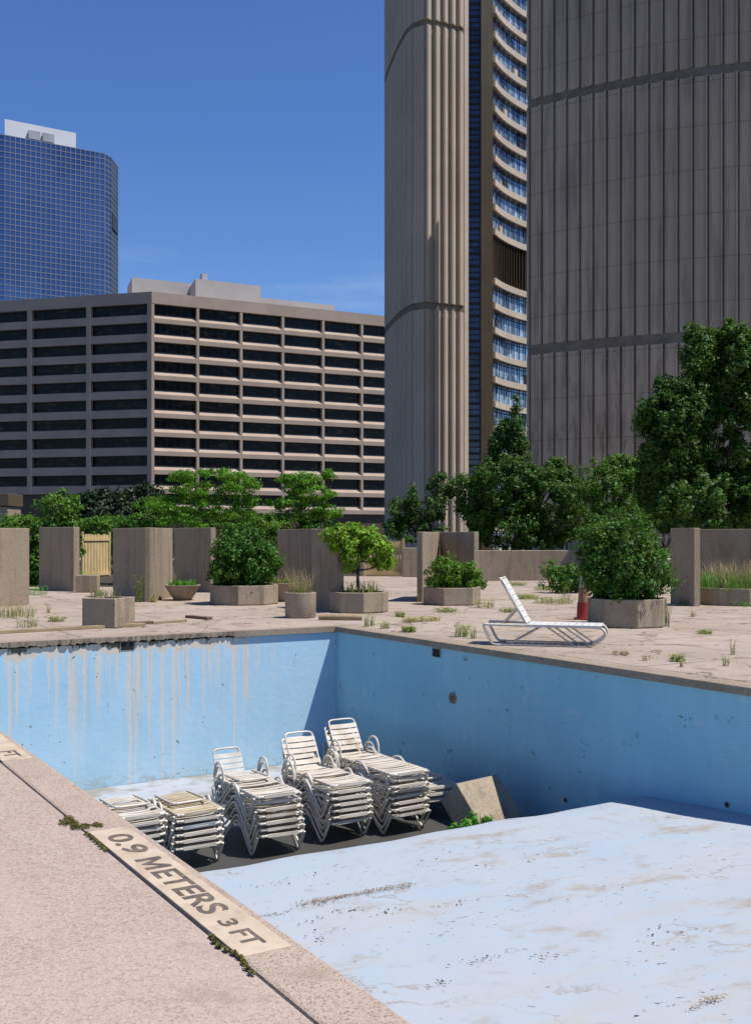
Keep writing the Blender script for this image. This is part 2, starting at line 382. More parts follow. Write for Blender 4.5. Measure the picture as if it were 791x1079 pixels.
def clump_points(ells, per, sub, subr, flat=1.0):
    """Leaves gathered in small clumps over and inside the ellipsoids (cx,cy,cz,rx,ry,rz,weight)."""
    P_, N_ = [], []
    tot = sum(e[6] for e in ells)
    for e in ells:
        c = np.array(e[:3]); r = np.array(e[3:6]); k = max(3, int(sub*e[6]/tot))
        d = RNG.normal(0, 1, (k, 3)); d /= np.linalg.norm(d, axis=1)[:, None]
        rad = RNG.uniform(.25, 1.0, k)**.45
        rad *= RNG.uniform(.86, 1.10, k)
        cc = c + d*r*rad[:, None]
        m = int(per*e[6]/tot/k)+1
        g = RNG.normal(0, 1, (k, m, 3)); g /= np.linalg.norm(g, axis=2)[:, :, None]
        rr = RNG.uniform(0, 1, (k, m, 1))**.5
        sc = subr*RNG.uniform(.6, 1.35, (k, 1, 1))
        pp = cc[:, None, :] + g*rr*sc*np.array([1, 1, flat])
        nn = g*.8 + d[:, None, :]*.6 + np.array([0, 0, .45])
        P_.append(pp.reshape(-1, 3)); N_.append(nn.reshape(-1, 3))
    return np.concatenate(P_), np.concatenate(N_)

# ================================================================== SETTING: terrace, pool
X0, X1, YF, YB = 1.92, 9.20, 16.63, -6.0      # coping edges of the pool
g = MB().box((0, 300, -9.5), (6000, 6000, 1)); structure(g.build('city_ground', 'cityground'))
TX0, TX1, TY0, TY1 = -45, 75, -14, 80
near_in = X0-.275
structure(MB().box2((TX0, TY0, -8.98), (near_in, YF+.27, 0)).build('pool_deck', 'deck'))
structure(MB().box2((near_in, TY0, -8.98), (TX1, YB-.27, 0)).build('back_deck', 'deck'))
structure(MB().box2((X1+.27, YB-.27, -8.98), (TX1, YF+.27, 0)).build('side_deck', 'deck_far'))
structure(MB().box2((TX0, YF+.27, -8.98), (TX1, TY1, -.001)).build('far_deck', 'deck_far'))
# coping
structure(MB().box2((near_in+.008, YB, -.10), (X0, YF+.26, .008)).build('pool_coping', 'coping', bevel=.018))
structure(MB().box2((near_in-.01, YB, -.3), (near_in+.016, YF+.26, -.008)).build('coping_joint', 'gap'))
def rough_edge(a, b, inner, outer, z0, z1, name, mat, amp):
    """far coping whose broken front edge wanders a little"""
    n = 220; mb = MB(); vs = []
    for i in range(n+1):
        t = i/n; x = a + (b-a)*t
        dep = amp*(math.sin(t*61+1)*.4+math.sin(t*143)*.3+random.uniform(-.5, .5)) if x < 7.3 else 0
        und = amp*1.2*random.uniform(0, 1) if x < 7.3 else 0
        vs += [(x, inner+abs(dep), z0+und), (x, inner+abs(dep)*.4, z1), (x, outer, z1), (x, outer, z0)]
    fs = []
    for i in range(n):
        p, q = i*4, i*4+4
        for j in range(4): fs.append((p+j, p+(j+1) % 4, q+(j+1) % 4, q+j))
    mb.add(vs, fs); return structure(mb.build(name, mat))
rough_edge(X0, X1+.26, YF, YF+.268, -.085, .010, 'far_coping', 'coping_far', .03)
structure(MB().box2((X1, YB, -.085), (X1+.268, YF-.002, .009)).build('side_coping', 'coping_far', bevel=.012))
structure(MB().box2((X0-.2, YB-.268, -.085), (X1+.26, YB-.002, .009)).build('back_coping', 'coping_far', bevel=.012))
# walls
structure(MB().box2((X0+.05-.2, YB-.2, -2.6), (X0+.05, YF+.2, -.101)).build('near_pool_wall', 'pool_side'))
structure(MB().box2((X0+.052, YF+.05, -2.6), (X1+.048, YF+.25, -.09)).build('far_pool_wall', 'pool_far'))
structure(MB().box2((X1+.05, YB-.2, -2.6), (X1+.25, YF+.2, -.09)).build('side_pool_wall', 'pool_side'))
structure(MB().box2((X0+.052, YB-.25, -2.6), (X1+.048, YB-.05, -.09)).build('back_pool_wall', 'pool_side'))
# floor: shallow slope, drop-off, deep end
prof = [(YB-.04, -.85), (3.0, -.95), (9.18, -1.465), (9.25, -1.485), (9.32, -1.53), (11.2, -2.33), (11.4, -2.35), (YF+.04, -2.35)]
mb = MB(); nx = 40
rows = []
for i in range(len(prof)-1):
    k = max(1, int((prof[i+1][0]-prof[i][0])/.25))
    for j in range(k):
        t = j/k; rows.append((prof[i][0]+(prof[i+1][0]-prof[i][0])*t, prof[i][1]+(prof[i+1][1]-prof[i][1])*t))
rows.append(prof[-1]); vs = []
for (y, z) in rows:
    for i in range(nx+1):
        x = X0+.03 + (X1-X0+.04)*i/nx
        lip = .012*math.sin(x*2.1)+.012*math.sin(x*5.3+1) if 9.0 < y < 9.5 else 0
        vs.append((x, y+lip, z+.006*math.sin(x*3+y*2)+.004*math.sin(x*7.1-y*4)))
fs = [(r*(nx+1)+i, r*(nx+1)+i+1, (r+1)*(nx+1)+i+1, (r+1)*(nx+1)+i) for r in range(len(rows)-1) for i in range(nx)]
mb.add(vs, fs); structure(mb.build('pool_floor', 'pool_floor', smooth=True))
# planting ground beyond the low walls
q = [D(-300, 43.5), D(1100, 43.5), D(1300, 75), D(-450, 75)]
structure(MB().prism([(v.x, v.y) for v in q], -.05, .006).build('planting_ground', 'soil'))
q = [D(-300, 33.5), D(330, 34.5), D(330, 43.3), D(-400, 43.3)]
structure(MB().prism([(v.x, v.y) for v in q], -.05, .005).build('planting_bed', 'soil'))

# pool wall openings and fittings
def on_far(x, y):   # point on the far wall seen there
    k = (x-CX)/F; t = (YF+.05)/(CA-k*SA); X, Y = W(k*t, t); return Vector((X, YF+.05, CAMH-(y-HOR)/F*t))
def on_side(x, y):
    k = (x-CX)/F; t = (X1+.05)/(SA+k*CA); X, Y = W(k*t, t); return Vector((X1+.05, Y, CAMH-(y-HOR)/F*t))
p = on_far(134, 680); r = empty('skimmer', (p.x, p.y, p.z))
tag(r, 'black skimmer opening at the top of the streaked far pool wall', 'skimmer')
MB().box((0, -.004, -.01), (.20, .012, .13)).build('opening', 'black', r)
MB().box((0, -.006, .062), (.24, .018, .012)).box((-.113, -.006, -.01), (.014, .018, .132)).box((.113, -.006, -.01), (.014, .018, .132)).build('frame', 'fitting', r)
p = on_side(460, 687.5); r = empty('skimmer', (p.x, p.y, p.z), math.pi/2)
tag(r, 'black skimmer opening in the shaded side wall of the pool near the corner', 'skimmer')
MB().box((0, .004, -.01), (.18, .012, .12)).build('opening', 'black', r)
MB().box((0, .006, .057), (.21, .018, .012)).box((-.1, .006, -.01), (.012, .018, .12)).box((.1, .006, -.01), (.012, .018, .12)).build('frame', 'fitting', r)
p = on_side(477, 735.5); r = empty('light_niche', (p.x, p.y, p.z), math.pi/2)
tag(r, 'round rusty fitting set in the shaded side wall of the pool', 'fitting')
def disc(mb, r, y0, y1, n=24):
    vs = [(r*math.cos(2*math.pi*i/n), y0, r*math.sin(2*math.pi*i/n)) for i in range(n)]+[(r*math.cos(2*math.pi*i/n), y1, r*math.sin(2*math.pi*i/n)) for i in range(n)]
    mb.add(vs, [(i, (i+1) % n, n+(i+1) % n, n+i) for i in range(n)]+[tuple(range(n)), tuple(range(n, 2*n))[::-1]]); return mb
disc(MB(), .085, -.01, .022).build('rim', 'fitting', r); disc(MB(), .05, .022, .026).build('cover', 'wood_dark', r)
for (px, py, lab) in ((766, 848, 'small dark drain inlet low on the side pool wall at the shallow end'), (596, 843, 'small dark inlet in the side pool wall just above the floor drop')):
    p = on_side(px, py); r = empty('wall_inlet', (p.x, p.y, p.z), math.pi/2); tag(r, lab, 'inlet')
    disc(MB(), .032, -.01, .010, 14).build('rim', 'fitting', r); disc(MB(), .022, .010, .013, 14).build('hole', 'black', r)

# ------------------------------------------------------------------ depth markers
def text_mb(s, size, sx=1.0, off=.0):
    cu = bpy.data.curves.new('txt', 'FONT'); cu.body = s; cu.size = size; cu.offset = off
    o = bpy.data.objects.new('txt', cu); C.objects.link(o)
    dg = bpy.context.evaluated_depsgraph_get(); me = bpy.data.meshes.new_from_object(o.evaluated_get(dg))
    mb = MB(); mb.v = [(v.co.x*sx, v.co.y, v.co.z) for v in me.vertices]; mb.f = [tuple(p.vertices) for p in me.polygons]
    bpy.data.objects.remove(o); bpy.data.curves.remove(cu); bpy.data.meshes.remove(me)
    return mb
def marker(y_far, y_near, lab):
    r = empty('depth_marker', (X0-.155, (y_far+y_near)/2, .0)); tag(r, lab, 'depth marker')
    L = y_far-y_near
    MB().box((0, 0, .009), (.215, L, .008)).build('plate', 'cream', r, bevel=.002)
    return r
def letters(r, s, y0, y1, h, xb):   # runs from y0 (far) towards y1 (near), tops towards the water
    if s == 'M':
        mb = MB(); w_ = .2
        for q in ([(0, 0), (w_, 0), (w_, 1), (0, 1)], [(w_, 1), (w_, .66), (.5, .02), (.5, .42)], [(.5, .42), (.5, .02), (1-w_, .66), (1-w_, 1)], [(1-w_, 0), (1, 0), (1, 1), (1-w_, 1)]):
            mb.quad(*[(a, b, 0) for a, b in q])
    else: mb = text_mb(s, 1.0, 1, .022)
    xs = [v[0] for v in mb.v]; ys = [v[1] for v in mb.v]
    ax, bx, ay, by = min(xs), max(xs), min(ys), max(ys)
    yc = r.location.y
    mb.v = [(xb + (v[1]-ay)/(by-ay)*h, y0-yc + (v[0]-ax)/(bx-ax)*(y1-y0), .0145) for v in mb.v]
    mb.f = [f[::-1] for f in mb.f] if False else mb.f
    return mb.build('lettering', 'letters', r)
r = marker(5.73, 3.73, 'cream depth marker lettered 0.9 METERS 3 FT on the pool coping')
letters(r, '0.9', 5.60, 5.22, .128, -.062)
letters(r, 'M', 5.11, 4.925, .128, -.062)
letters(r, 'ETERS', 4.885, 4.22, .128, -.062)
letters(r, '3', 4.125, 4.045, .078, -.045)
letters(r, 'FT', 3.985, 3.81, .088, -.05)
r = marker(9.6, 7.86, 'cream depth marker showing only FT, cut by the left edge of the photo')
letters(r, 'FT', 8.20, 7.97, .11, -.055)

# ------------------------------------------------------------------ strap chaises
FH = .265
def U(path, x): return [(x, y, z) for (y, z) in path]
def chaise(name, raised, arms, strapm, back_ang=58, tubem='tube', Ls=1.27, miss=()):
    root = empty(name, (0, 0, 0))
    hw = .285
    # frame: foot bar, rails, cross tubes
    f = MB()
    f.tube(smooth_path([(-hw, Ls+.03, FH), (-hw, .12, FH), (-hw+.03, .02, FH+.004), (-hw+.10, 0, FH+.006), (hw-.10, 0, FH+.006), (hw-.03, .02, FH+.004), (hw, .12, FH), (hw, Ls+.03, FH)], 4), .0165)
    for y in (.5*Ls, Ls+.01): f.tube([(-hw, y, FH-.012), (hw, y, FH-.012)], .012)
    f.build('frame', tubem, root, smooth=True)
    # sled legs, one bent tube each side
    for sx in (-1, 1):
        x = sx*(hw+.032)
        l = MB()
        path = [(.05, FH-.01), (.10, FH-.10), (.20, .02), (.26, .016), (.40, .14), (.58, FH+.03), (.66, FH+.055), (.76, FH+.02), (.95, .13), (1.10, .016), (1.16, .02), (1.24, .13), (1.27, FH-.01)]
        q = Ls/1.27; path = [(y if y < .25 else .25+(y-.25)*(Ls-.25)/1.02, z) for (y, z) in path]
        l.tube(smooth_path(U(path, x), 3), .0155, 7)
        l.build('leg', tubem, root, smooth=True)
        if arms:
            a = MB()
            path = [(.98, FH), (1.00, FH+.14), (1.06, FH+.215), (1.17, FH+.225), (1.25, FH+.16), (1.30, FH+.01)]
            path = [(y+Ls-1.27, z) for (y, z) in path]
            a.tube(smooth_path(U(path, x), 4), .0165, 7); a.build('armrest', tubem, root, smooth=True)
    # strap webbing of the seat: straps wrapped round the rails
    s = MB()
    n = max(6, round(13*Ls/1.27))
    for i in range(n):
        if i in miss: continue
        y = .045+i*((Ls-.07)/n)
        sag = .010+.016*random.random()
        vs = []
        for j, t in enumerate((-1, -.6, 0, .6, 1)):
            z = FH+.017-sag*(1-t*t)
            vs += [(t*(hw+.016), y, z), (t*(hw+.016), y+.068, z+random.uniform(-.003, .003)), (t*(hw+.016), y, z-.006), (t*(hw+.016), y+.068, z-.006)]
        fs = []
        for j in range(4):
            a, b = j*4, j*4+4
            fs += [(a, b, b+1, a+1), (a+2, a+3, b+3, b+2), (a, a+2, b+2, b), (a+1, b+1, b+3, a+3)]
        s.add(vs, fs)
        for sx in (-1, 1): s.box((sx*(hw+.0155), y+.034, FH+.002), (.004, .068, .036))
    s.box((0, -.014, FH+.008), (2*hw-.16, .006, .040)); s.box((0, .005, FH+.0235), (2*hw-.16, .035, .005))
    s.build('seat_webbing', strapm, root)
    # backrest, hinged behind the seat
    ang = math.radians(back_ang if raised else 178)
    ca, sa = math.cos(ang), math.sin(ang)
    hy, hz = Ls, FH+(.012 if raised else .045)
    T = lambda x, l, o=0: (x, hy + l*ca - o*sa, hz + l*sa + o*ca)
    bk = MB(); bw = hw-.07; Lb = .51 if raised else min(.60, Ls-.18)
    bk.tube(smooth_path([T(-bw, 0), T(-bw, Lb-.08), T(-bw+.03, Lb-.015), T(-bw+.09, Lb), T(bw-.09, Lb), T(bw-.03, Lb-.015), T(bw, Lb-.08), T(bw, 0)], 4), .014)
    back = bk.build('backrest', tubem, root, smooth=True)
    s = MB(); R = Matrix.Rotation(ang, 3, 'X')
    for i in range(5):
        l = .035+i*.098*Lb/.60
        if i+20 in miss: continue
        vs = []
        for t in (-1, 0, 1):
            o = .016-(.014 if t == 0 else 0)
            vs += [T(t*(bw+.015), l, o), T(t*(bw+.015), l+.066, o), T(t*(bw+.015), l, o-.006), T(t*(bw+.015), l+.066, o-.006)]
        fs = []
        for j in range(2):
            a, b = j*4, j*4+4
            fs += [(a, b, b+1, a+1), (a+2, a+3, b+3, b+2), (a, a+2, b+2, b), (a+1, b+1, b+3, a+3)]
        s.add(vs, fs)
    s.build('back_webbing', strapm, back)
    return root
def kids(o): return [c for c in bpy.data.objects if c.parent == o]
def dup(root):
    r = root.copy(); C.objects.link(r)
    for ch in kids(root):
        c = ch.copy(); C.objects.link(c); c.parent = r
        for gch in kids(ch):
            d = gch.copy(); C.objects.link(d); d.parent = c
    return r
protos = {}
used = set()
def get(kind):
    if kind not in protos:
        base, var = kind.split('-')
        miss = {'a': (), 'b': (5, 21), 'c': (2, 8, 23)}[var]
        protos[kind] = {'up': lambda: chaise('strap_chaise', True, True, 'strap', 58, miss=miss),
                        'long': lambda: chaise('strap_chaise', True, True, 'strap', 58, Ls=1.60, miss=miss),
                        'flat': lambda: chaise('strap_chaise', False, True, 'strap', Ls=1.30, miss=miss),
                        'noarm': lambda: chaise('strap_chaise', False, False, 'strap', Ls=.92, miss=miss),
                        'yellow': lambda: chaise('strap_chaise', False, False, 'strap_yellow', Ls=.92, miss=miss),
                        'grey': lambda: chaise('strap_chaise', False, False, 'strap_grey', Ls=.92, miss=miss),
                        'white_up': lambda: chaise('strap_chaise', True, False, 'strap_white', 68, miss=miss)}[base]()
    if kind not in used: used.add(kind); return protos[kind]
    return dup(protos[kind])
ORD = ['bottom', 'second from the bottom', 'third from the bottom', 'fourth from the bottom', 'fifth from the bottom', 'sixth from the bottom', 'seventh from the bottom', 'eighth from the bottom']
def stack(x, y, n, kinds, step, rz, where, group):
    for i in range(n):
        kd = kinds(i) if callable(kinds) else kinds
        o = get(kd+'-'+random.choice('aabc'))
        a = rz+math.radians(random.uniform(-2.2, 2.2))
        o.location = (x+random.uniform(-.02, .02), y+random.uniform(-.035, .035), -2.345+i*step)
        o.rotation_euler = (math.radians(random.uniform(-.5, .5)), math.radians(random.uniform(-.8, .8)), a)
        pos = 'top' if i == n-1 else ORD[i]
        desc = {'up': 'raised chaise', 'long': 'raised chaise', 'flat': 'folded chaise', 'noarm': 'short chaise', 'yellow': 'yellowed chaise', 'grey': 'grey strapped chaise'}[kd]
        tag(o, f'white {desc}, {pos} of {where}' if kd not in ('yellow', 'grey') else f'{desc}, {pos} of {where}', 'chaise', group)
G = 'strap chaises stacked in the drained pool'
stack(4.13, 12.08, 6, 'noarm', .083, math.radians(1), 'the stack half hidden by the coping', G)
stack(4.80, 11.98, 6, lambda i: 'yellow' if i == 5 else ('grey' if i == 3 else 'noarm'), .078, math.radians(2), 'the stack with yellow straps', G)
stack(5.84, 11.95, 7, 'flat', .080, math.radians(-1), 'the folded stack under the lone raised back', G)
stack(6.90, 12.02, 7, 'up', .078, math.radians(1), 'the shorter raised stack', G)
stack(7.76, 11.95, 8, 'long', .076, math.radians(2), 'the tallest stack', G)
stack(8.52, 12.35, 3, 'noarm', .086, math.radians(-3), 'the low stack behind the concrete block', G)
o = get('white_up-a'); o.location = (6.50, 13.55, -2.345); o.rotation_euler = (0, 0, math.radians(3))
tag(o, 'single white chaise with raised back standing just behind the folded stack', 'chaise')
# the chaise left out on the deck: curved sled frame
def deck_chaise():
    a, b = P(517, 678), P(636, 681)
    r = empty('sun_lounger', ((a.x+b.x)/2, (a.y+b.y)/2, 0), math.atan2(b.y-a.y, b.x-a.x))
    tag(r, 'white sun lounger with raised back alone on the deck beside the pool', 'sun lounger')
    L = (b-a).length/2+.03; hw = .29; H = .30
    # local x: head (-) to foot (+); local y: across, far side +
    fr = MB()
    for sy in (-1, 1):
        y = sy*hw
        pts = [(-L+.22, y, .02), (-L+.10, y, .03), (-L+.02, y, .16), (-L-.03, y, H), (-L+.10, y, H+.005), (0, y, H), (L-.14, y, H-.01), (L-.02, y, H-.05), (L, y, H-.12), (L-.07, y, .10), (L-.22, y, .02), (L-.40, y, .016)]
        fr.tube(smooth_path(pts, 4), .019, 8)
        fr.tube([(-L+.22, y, .02), (L-.40, y, .016)], .013, 7)
    for x in (-L+.05, -.12, L-.10): fr.tube([(x, -hw, H-.015), (x, hw, H-.015)], .014)
    fr.build('frame', 'tube', r, smooth=True)
    for sy in (-1, 1):
        y = sy*(hw-.026)
        MB().tube(smooth_path([(-.52, y, .02), (-.05, y, H-.012), (-.02, y, H-.008)], 3), .013).build('brace', 'tube', r, smooth=True)
        MB().tube(smooth_path([(0, y, H-.008), (.04, y, H-.02), (.42, y, .02)], 3), .013).build('brace', 'tube', r, smooth=True)
        MB().tube([(.28, y, H-.012), (.66, y, .03)], .012).build('brace', 'tube', r, smooth=True)
    s = MB()
    for i in range(11):
        x = -.22+i*.099
        s.box((x, 0, H+.014), (.090, 2*hw+.03, .006))
        for sy in (-1, 1): s.box((x, sy*(hw+.0185), H-.001), (.090, .004, .036))
    s.build('seat_webbing', 'strap_white', r)
    an = math.radians(180-60); hx = -.26
    T = lambda l, y, o=0: (hx+l*math.cos(an)+o*math.sin(an), y, H+l*math.sin(an)-o*math.cos(an))
    bw = hw-.03; Lb = .78; bk = MB()
    bk.tube(smooth_path([T(0, -bw), T(Lb-.06, -bw), T(Lb, -bw+.07), T(Lb, bw-.07), T(Lb-.06, bw), T(0, bw)], 4), .016)
    bk.tube([T(.30, -bw), (-L+.20, -bw, H-.02)], .011); bk.tube([T(.30, bw), (-L+.20, bw, H-.02)], .011)
    back = bk.build('backrest', 'tube', r, smooth=True)
    s = MB()
    for i in range(8):
        l = .03+i*.093
        v = []
        for y in (-bw-.016, bw+.016):
            v += [T(l, y, .017), T(l+.086, y, .017), T(l, y, .011), T(l+.086, y, .011)]
        s.add(v, [(0, 1, 5, 4), (2, 6, 7, 3), (0, 4, 6, 2), (1, 3, 7, 5), (0, 2, 3, 1), (4, 5, 7, 6)])
    s.build('back_webbing', 'strap_white', back)
deck_chaise()

# concrete block in the pool: an upturned tapered planter
c = P(516, 850, -1.6)
r = empty('concrete_block', (8.30, 11.0, -2.24), math.radians(8)); tag(r, 'upturned tapered concrete block beside the chaises in the drained pool', 'block')
mb = MB().box((.16, .14, .17), (.78, .42, .98), 0, .98, (math.radians(-44), math.radians(-1))); mb.build('body', 'planter', r, bevel=.012)

# ------------------------------------------------------------------ concrete panels and planters
def panel(name, path, h, th, lab, group='concrete screen panels round the deck'):
    """upright slab folded along a path of ground points, thickness behind"""
    n = len(path); c = sum(path, Vector((0, 0, 0)))/n
    r = empty(name, (c.x, c.y, 0)); tag(r, lab, 'concrete panel', group)
    # each leaf of the fold is a slab of its own
    cam = Vector((0, 0, 0))
    for i in range(n-1):
        a, b = path[i], path[i+1]
        d = (b-a).normalized(); nr = Vector((-d.y, d.x, 0))
        if nr.dot((a+b)/2) < 0: nr = -nr           # away from the pool
        e0 = th*.0; 
        poly = [a, b, b+nr*th, a+nr*th]
        MB().prism([(p.x-c.x, p.y-c.y) for p in poly], -.02, h+i*.003).build('slab', 'aggregate', r, bevel=.012)
    return r
panel('concrete_screen', [D(-60, 23.2), D(31, 25.2)], 1.80, .14, 'sunlit concrete panel at the left end of the screen')
panel('concrete_screen', [D(41, 32.5), D(77.5, 31.2)], 1.88, .20, 'narrow shaded concrete panel beside the timber gate')
panel('concrete_screen', [D(119, 28.6), D(158, 26.2), D(182, 28.4)], 1.82, .14, 'folded concrete panel with one sunlit leaf behind the square planter')
panel('concrete_screen', [D(183, 32.8), D(222, 30.6)], 1.86, .16, 'shaded concrete panel between the small bowl planter and the round bush')
panel('concrete_screen', [D(292, 30.4), D(328.5, 27.2)], 1.80, .15, 'brown concrete panel between the round bush and dry grass pot')
panel('concrete_screen', [D(328, 24.2), D(355, 22.8)], 1.77, .16, 'dark concrete panel beside the small lime-green tree')
panel('concrete_screen', [D(445, 26.2), D(463, 28.4), D(499, 26.6)], 1.72, .14, 'folded concrete panel behind the leafy hexagonal planter')
panel('concrete_screen', [D(706, 25.6), D(731, 24.6)], 1.80, .16, 'concrete panel beside the big bush planter')
panel('concrete_screen', [D(737, 29.0), D(840, 26.6)], 1.80, .16, 'wide concrete panel behind the planter of dry grass')
# low walls further off
def lowwall(a, b, h, lab):
    c = (a+b)/2; d = (b-a); r = MB().box((0, 0, h/2), (d.length, .3, h), math.atan2(d.y, d.x)).build('low_wall', 'aggregate', None, bevel=.02, loc=(c.x, c.y, 0))
    tag(r, lab, 'wall')
lowwall(D(499, 39), D(640, 39.5), 1.10, 'low concrete wall in front of the dark trees')
lowwall(D(424, 42.5), D(446, 42.5), 1.16, 'short piece of low concrete wall beside the orange timber fence')
lowwall(D(81, 30.8), D(104, 30.8), .50, 'short low concrete block before the timber gate')
# stone pier at the left edge
b = D(-6, 40); r = empty('pier', (b.x, b.y, 0)); tag(r, 'square concrete pier with dark cap behind the left panel', 'pier')
MB().box((0, 0, 1.35), (1.5, 1.5, 2.7), -YAW).build('shaft', 'aggregate', r, bevel=.02)
MB().box((0, 0, 2.95), (1.62, 1.62, .46), -YAW).build('cap', 'column', r, bevel=.02)
# timber fences
def fence(a, b, h, lab, n, mat='fence'):
    d = b-a; L = d.length; r = empty('timber_fence', (a.x, a.y, 0), math.atan2(d.y, d.x)); tag(r, lab, 'fence', 'timber fences at the back of the deck')
    mb = MB(); w = L/n
    for i in range(n): mb.box((w*(i+.5), .03, h/2+random.uniform(-.02, .02)), (w*.82, .022, h-.06))
    mb.build('boards', mat, r)
    for z in (.12, h-.22): MB().box((L/2, -.0, z), (L, .04, .12)).build('rail', mat, r)
    for x in (0, L): MB().box((x, -.005, h/2+.04), (.1, .07, h+.08)).build('post', mat, r)
fence(D(86.5, 41), D(115, 43.6), 1.72, 'pale timber gate between two concrete panels', 9)
fence(D(384, 43.2), D(425, 43), 1.45, 'orange timber fence behind the small lime-green tree', 13)

def ngon(r, n, ph=0): return [(r*math.cos(2*math.pi*i/n+ph), r*math.sin(2*math.pi*i/n+ph)) for i in range(n)]
def planter(name, loc, prof, n, ph, lab, soil, group='concrete planters'):
    """hollow planter: outside profile up, lip, inside down to the soil"""
    r = empty(name, loc); tag(r, lab, 'planter', group)
    ro = prof[-1]; th = .07
    p = prof + [(ro[0]-th, ro[1]), (ro[0]-th-.01, soil-.05)]
    o = MB().lathe(p, n, ph=ph).build('basin', 'planter', r, smooth=n > 12, bevel=.012 if n <= 12 else .006)
    MB().lathe([(ro[0]-th+.005, soil-.04), (ro[0]-th+.005, soil)], n, ph=ph).build('soil', 'soil', r)
    return r
def cam_ang(loc): return math.atan2(-loc[1], -loc[0])
# square planter
c = (P(87, 660)+P(138, 657))/2; a = P(117, 662.5)
c = Vector((c.x, c.y, 0)); ph = math.atan2(a.y-c.y, a.x-c.x)
c2 = a + (Vector((math.cos(ph+math.pi), math.sin(ph+math.pi), 0))*.47)
planter('square_planter', c2, [(.46, 0), (.47, .02), (.47, .52)], 4, ph+math.radians(8), 'square concrete planter of dry weeds near the pool edge', .44)
SQ = c2
BOWL1 = P(197, 633)+Vector((0, .3, 0)); planter('bowl_planter', BOWL1, [(.20, 0), (.22, .01), (.46, .38)], 40, 0, 'small tapered bowl planter with bright green weeds', .33)
BUSH1 = D(257, 25.6); planter('octagonal_planter', BUSH1, [(.80, 0), (.82, .02), (.82, .46)], 8, .2, 'octagonal planter under the round clipped bush', .40)
BOWL2 = D(296, 26.6); planter('bowl_planter', BOWL2, [(.22, 0), (.24, .01), (.50, .46)], 40, 0, 'tapered bowl planter behind the dry grass pot', .40)
CYL = D(316.5, 21.2); planter('round_pot', CYL, [(.29, 0), (.30, .02), (.315, .50)], 40, 0, 'round concrete pot holding dry brown grass', .44)
OCT = D(378, 22.9); planter('octagonal_planter', OCT, [(.62, 0), (.64, .02), (.64, .43)], 8, cam_ang(OCT)+.16, 'octagonal planter holding the small lime-green tree', .36)
HEX = D(476, 25.4); planter('hexagonal_planter', HEX, [(.68, 0), (.70, .02), (.70, .41)], 6, cam_ang(HEX)-.28, 'hexagonal planter of leafy green weeds before the folded panel', .35)
BIG = D(660.5, 19.3); planter('octagonal_planter', BIG, [(.70, 0), (.72, .02), (.72, .50)], 8, cam_ang(BIG)+.25, 'octagonal planter under the big shaggy bush', .44)
OCT2 = D(775, 25.6); planter('octagonal_planter', OCT2, [(1.02, 0), (1.04, .02), (1.04, .40)], 8, cam_ang(OCT2)+.3, 'octagonal planter of tall dry grass at the right edge', .34)

# traffic cone
c = D(614.5, 20.7); r = empty('traffic_cone', c); tag(r, 'tall faded traffic cone with red foot beside the big bush planter', 'traffic cone')
MB().box((0, 0, .02), (.30, .30, .04), .5).build('base', 'cone_red', r, bevel=.01)
MB().lathe([(.135, .04), (.13, .06), (.118, .33)], 24).build('sleeve', 'cone_red', r, smooth=True)
MB().lathe([(.106, .331), (.085, .62)], 24).build('cone', 'cone_orange', r, smooth=True)
MB().lathe([(.084, .621), (.045, .98), (.035, 1.0)], 24).build('band', 'cone_white', r, smooth=True)

# timber bits on the deck
def plank(a, b, w, h, lab, mat):
    c = (a+b)/2; d = b-a
    o = MB().box((0, 0, h/2+.002), (d.length, w, h), math.atan2(d.y, d.x)).build('plank', mat, None, bevel=.004, loc=(c.x, c.y, .0))
    tag(o, lab, 'plank', 'timbers lying on the far deck')
plank(P(-30, 669.5), P(152, 659.5), .12, .05, 'long pale timber lying along the far edge of the pool', 'wood')
plank(P(139, 658.6), P(160, 657.2), .16, .05, 'short dark plank beside the square planter', 'wood_dark')
plank(P(198, 651.0), P(221, 653.0), .14, .05, 'short dark plank in front of the bowl planter', 'wood_dark')
plank(P(160, 657.5), P(196, 655.2), .10, .04, 'thin pale timber strip between the two dark planks', 'wood')
a, b = P(340, 653.4), P(377, 653.8)
o = MB().tube([(-.42, 0, .055), (-.1, .01, .06), (.15, -.01, .06), (.42, .01, .052)], [.05, .055, .053, .046], 12).build('log', 'wood', None, smooth=True, loc=tuple((a+b)/2)); o.rotation_euler = (0, 0, math.atan2((b-a).y, (b-a).x))
tag(o, 'pale log on the deck in front of the lime-green tree planter', 'log')

# ------------------------------------------------------------------ vegetation
def blades(n, rad, h, lean, wid, cx=0, cy=0, z0=0, mb=None):
    mb = mb or MB()
    for i in range(n):
        a = random.uniform(0, 2*math.pi); r = rad*math.sqrt(random.random())
        x, y = cx+r*math.cos(a), cy+r*math.sin(a); hh = h*random.uniform(.45, 1.1)
        b = random.uniform(0, 2*math.pi); l = lean*hh*random.uniform(.2, 1.2); w = wid*random.uniform(.6, 1.3)
        dx, dy = math.cos(b), math.sin(b); px, py = -dy*w/2, dx*w/2
        m1 = (x+dx*l*.3, y+dy*l*.3, z0+hh*.6); t = (x+dx*l, y+dy*l, z0+hh)
        mb.add([(x-px, y-py, z0), (x+px, y+py, z0), (m1[0]+px*.8, m1[1]+py*.8, m1[2]), (m1[0]-px*.8, m1[1]-py*.8, m1[2]), t], [(0, 1, 2, 3), (3, 2, 4)])
    return mb
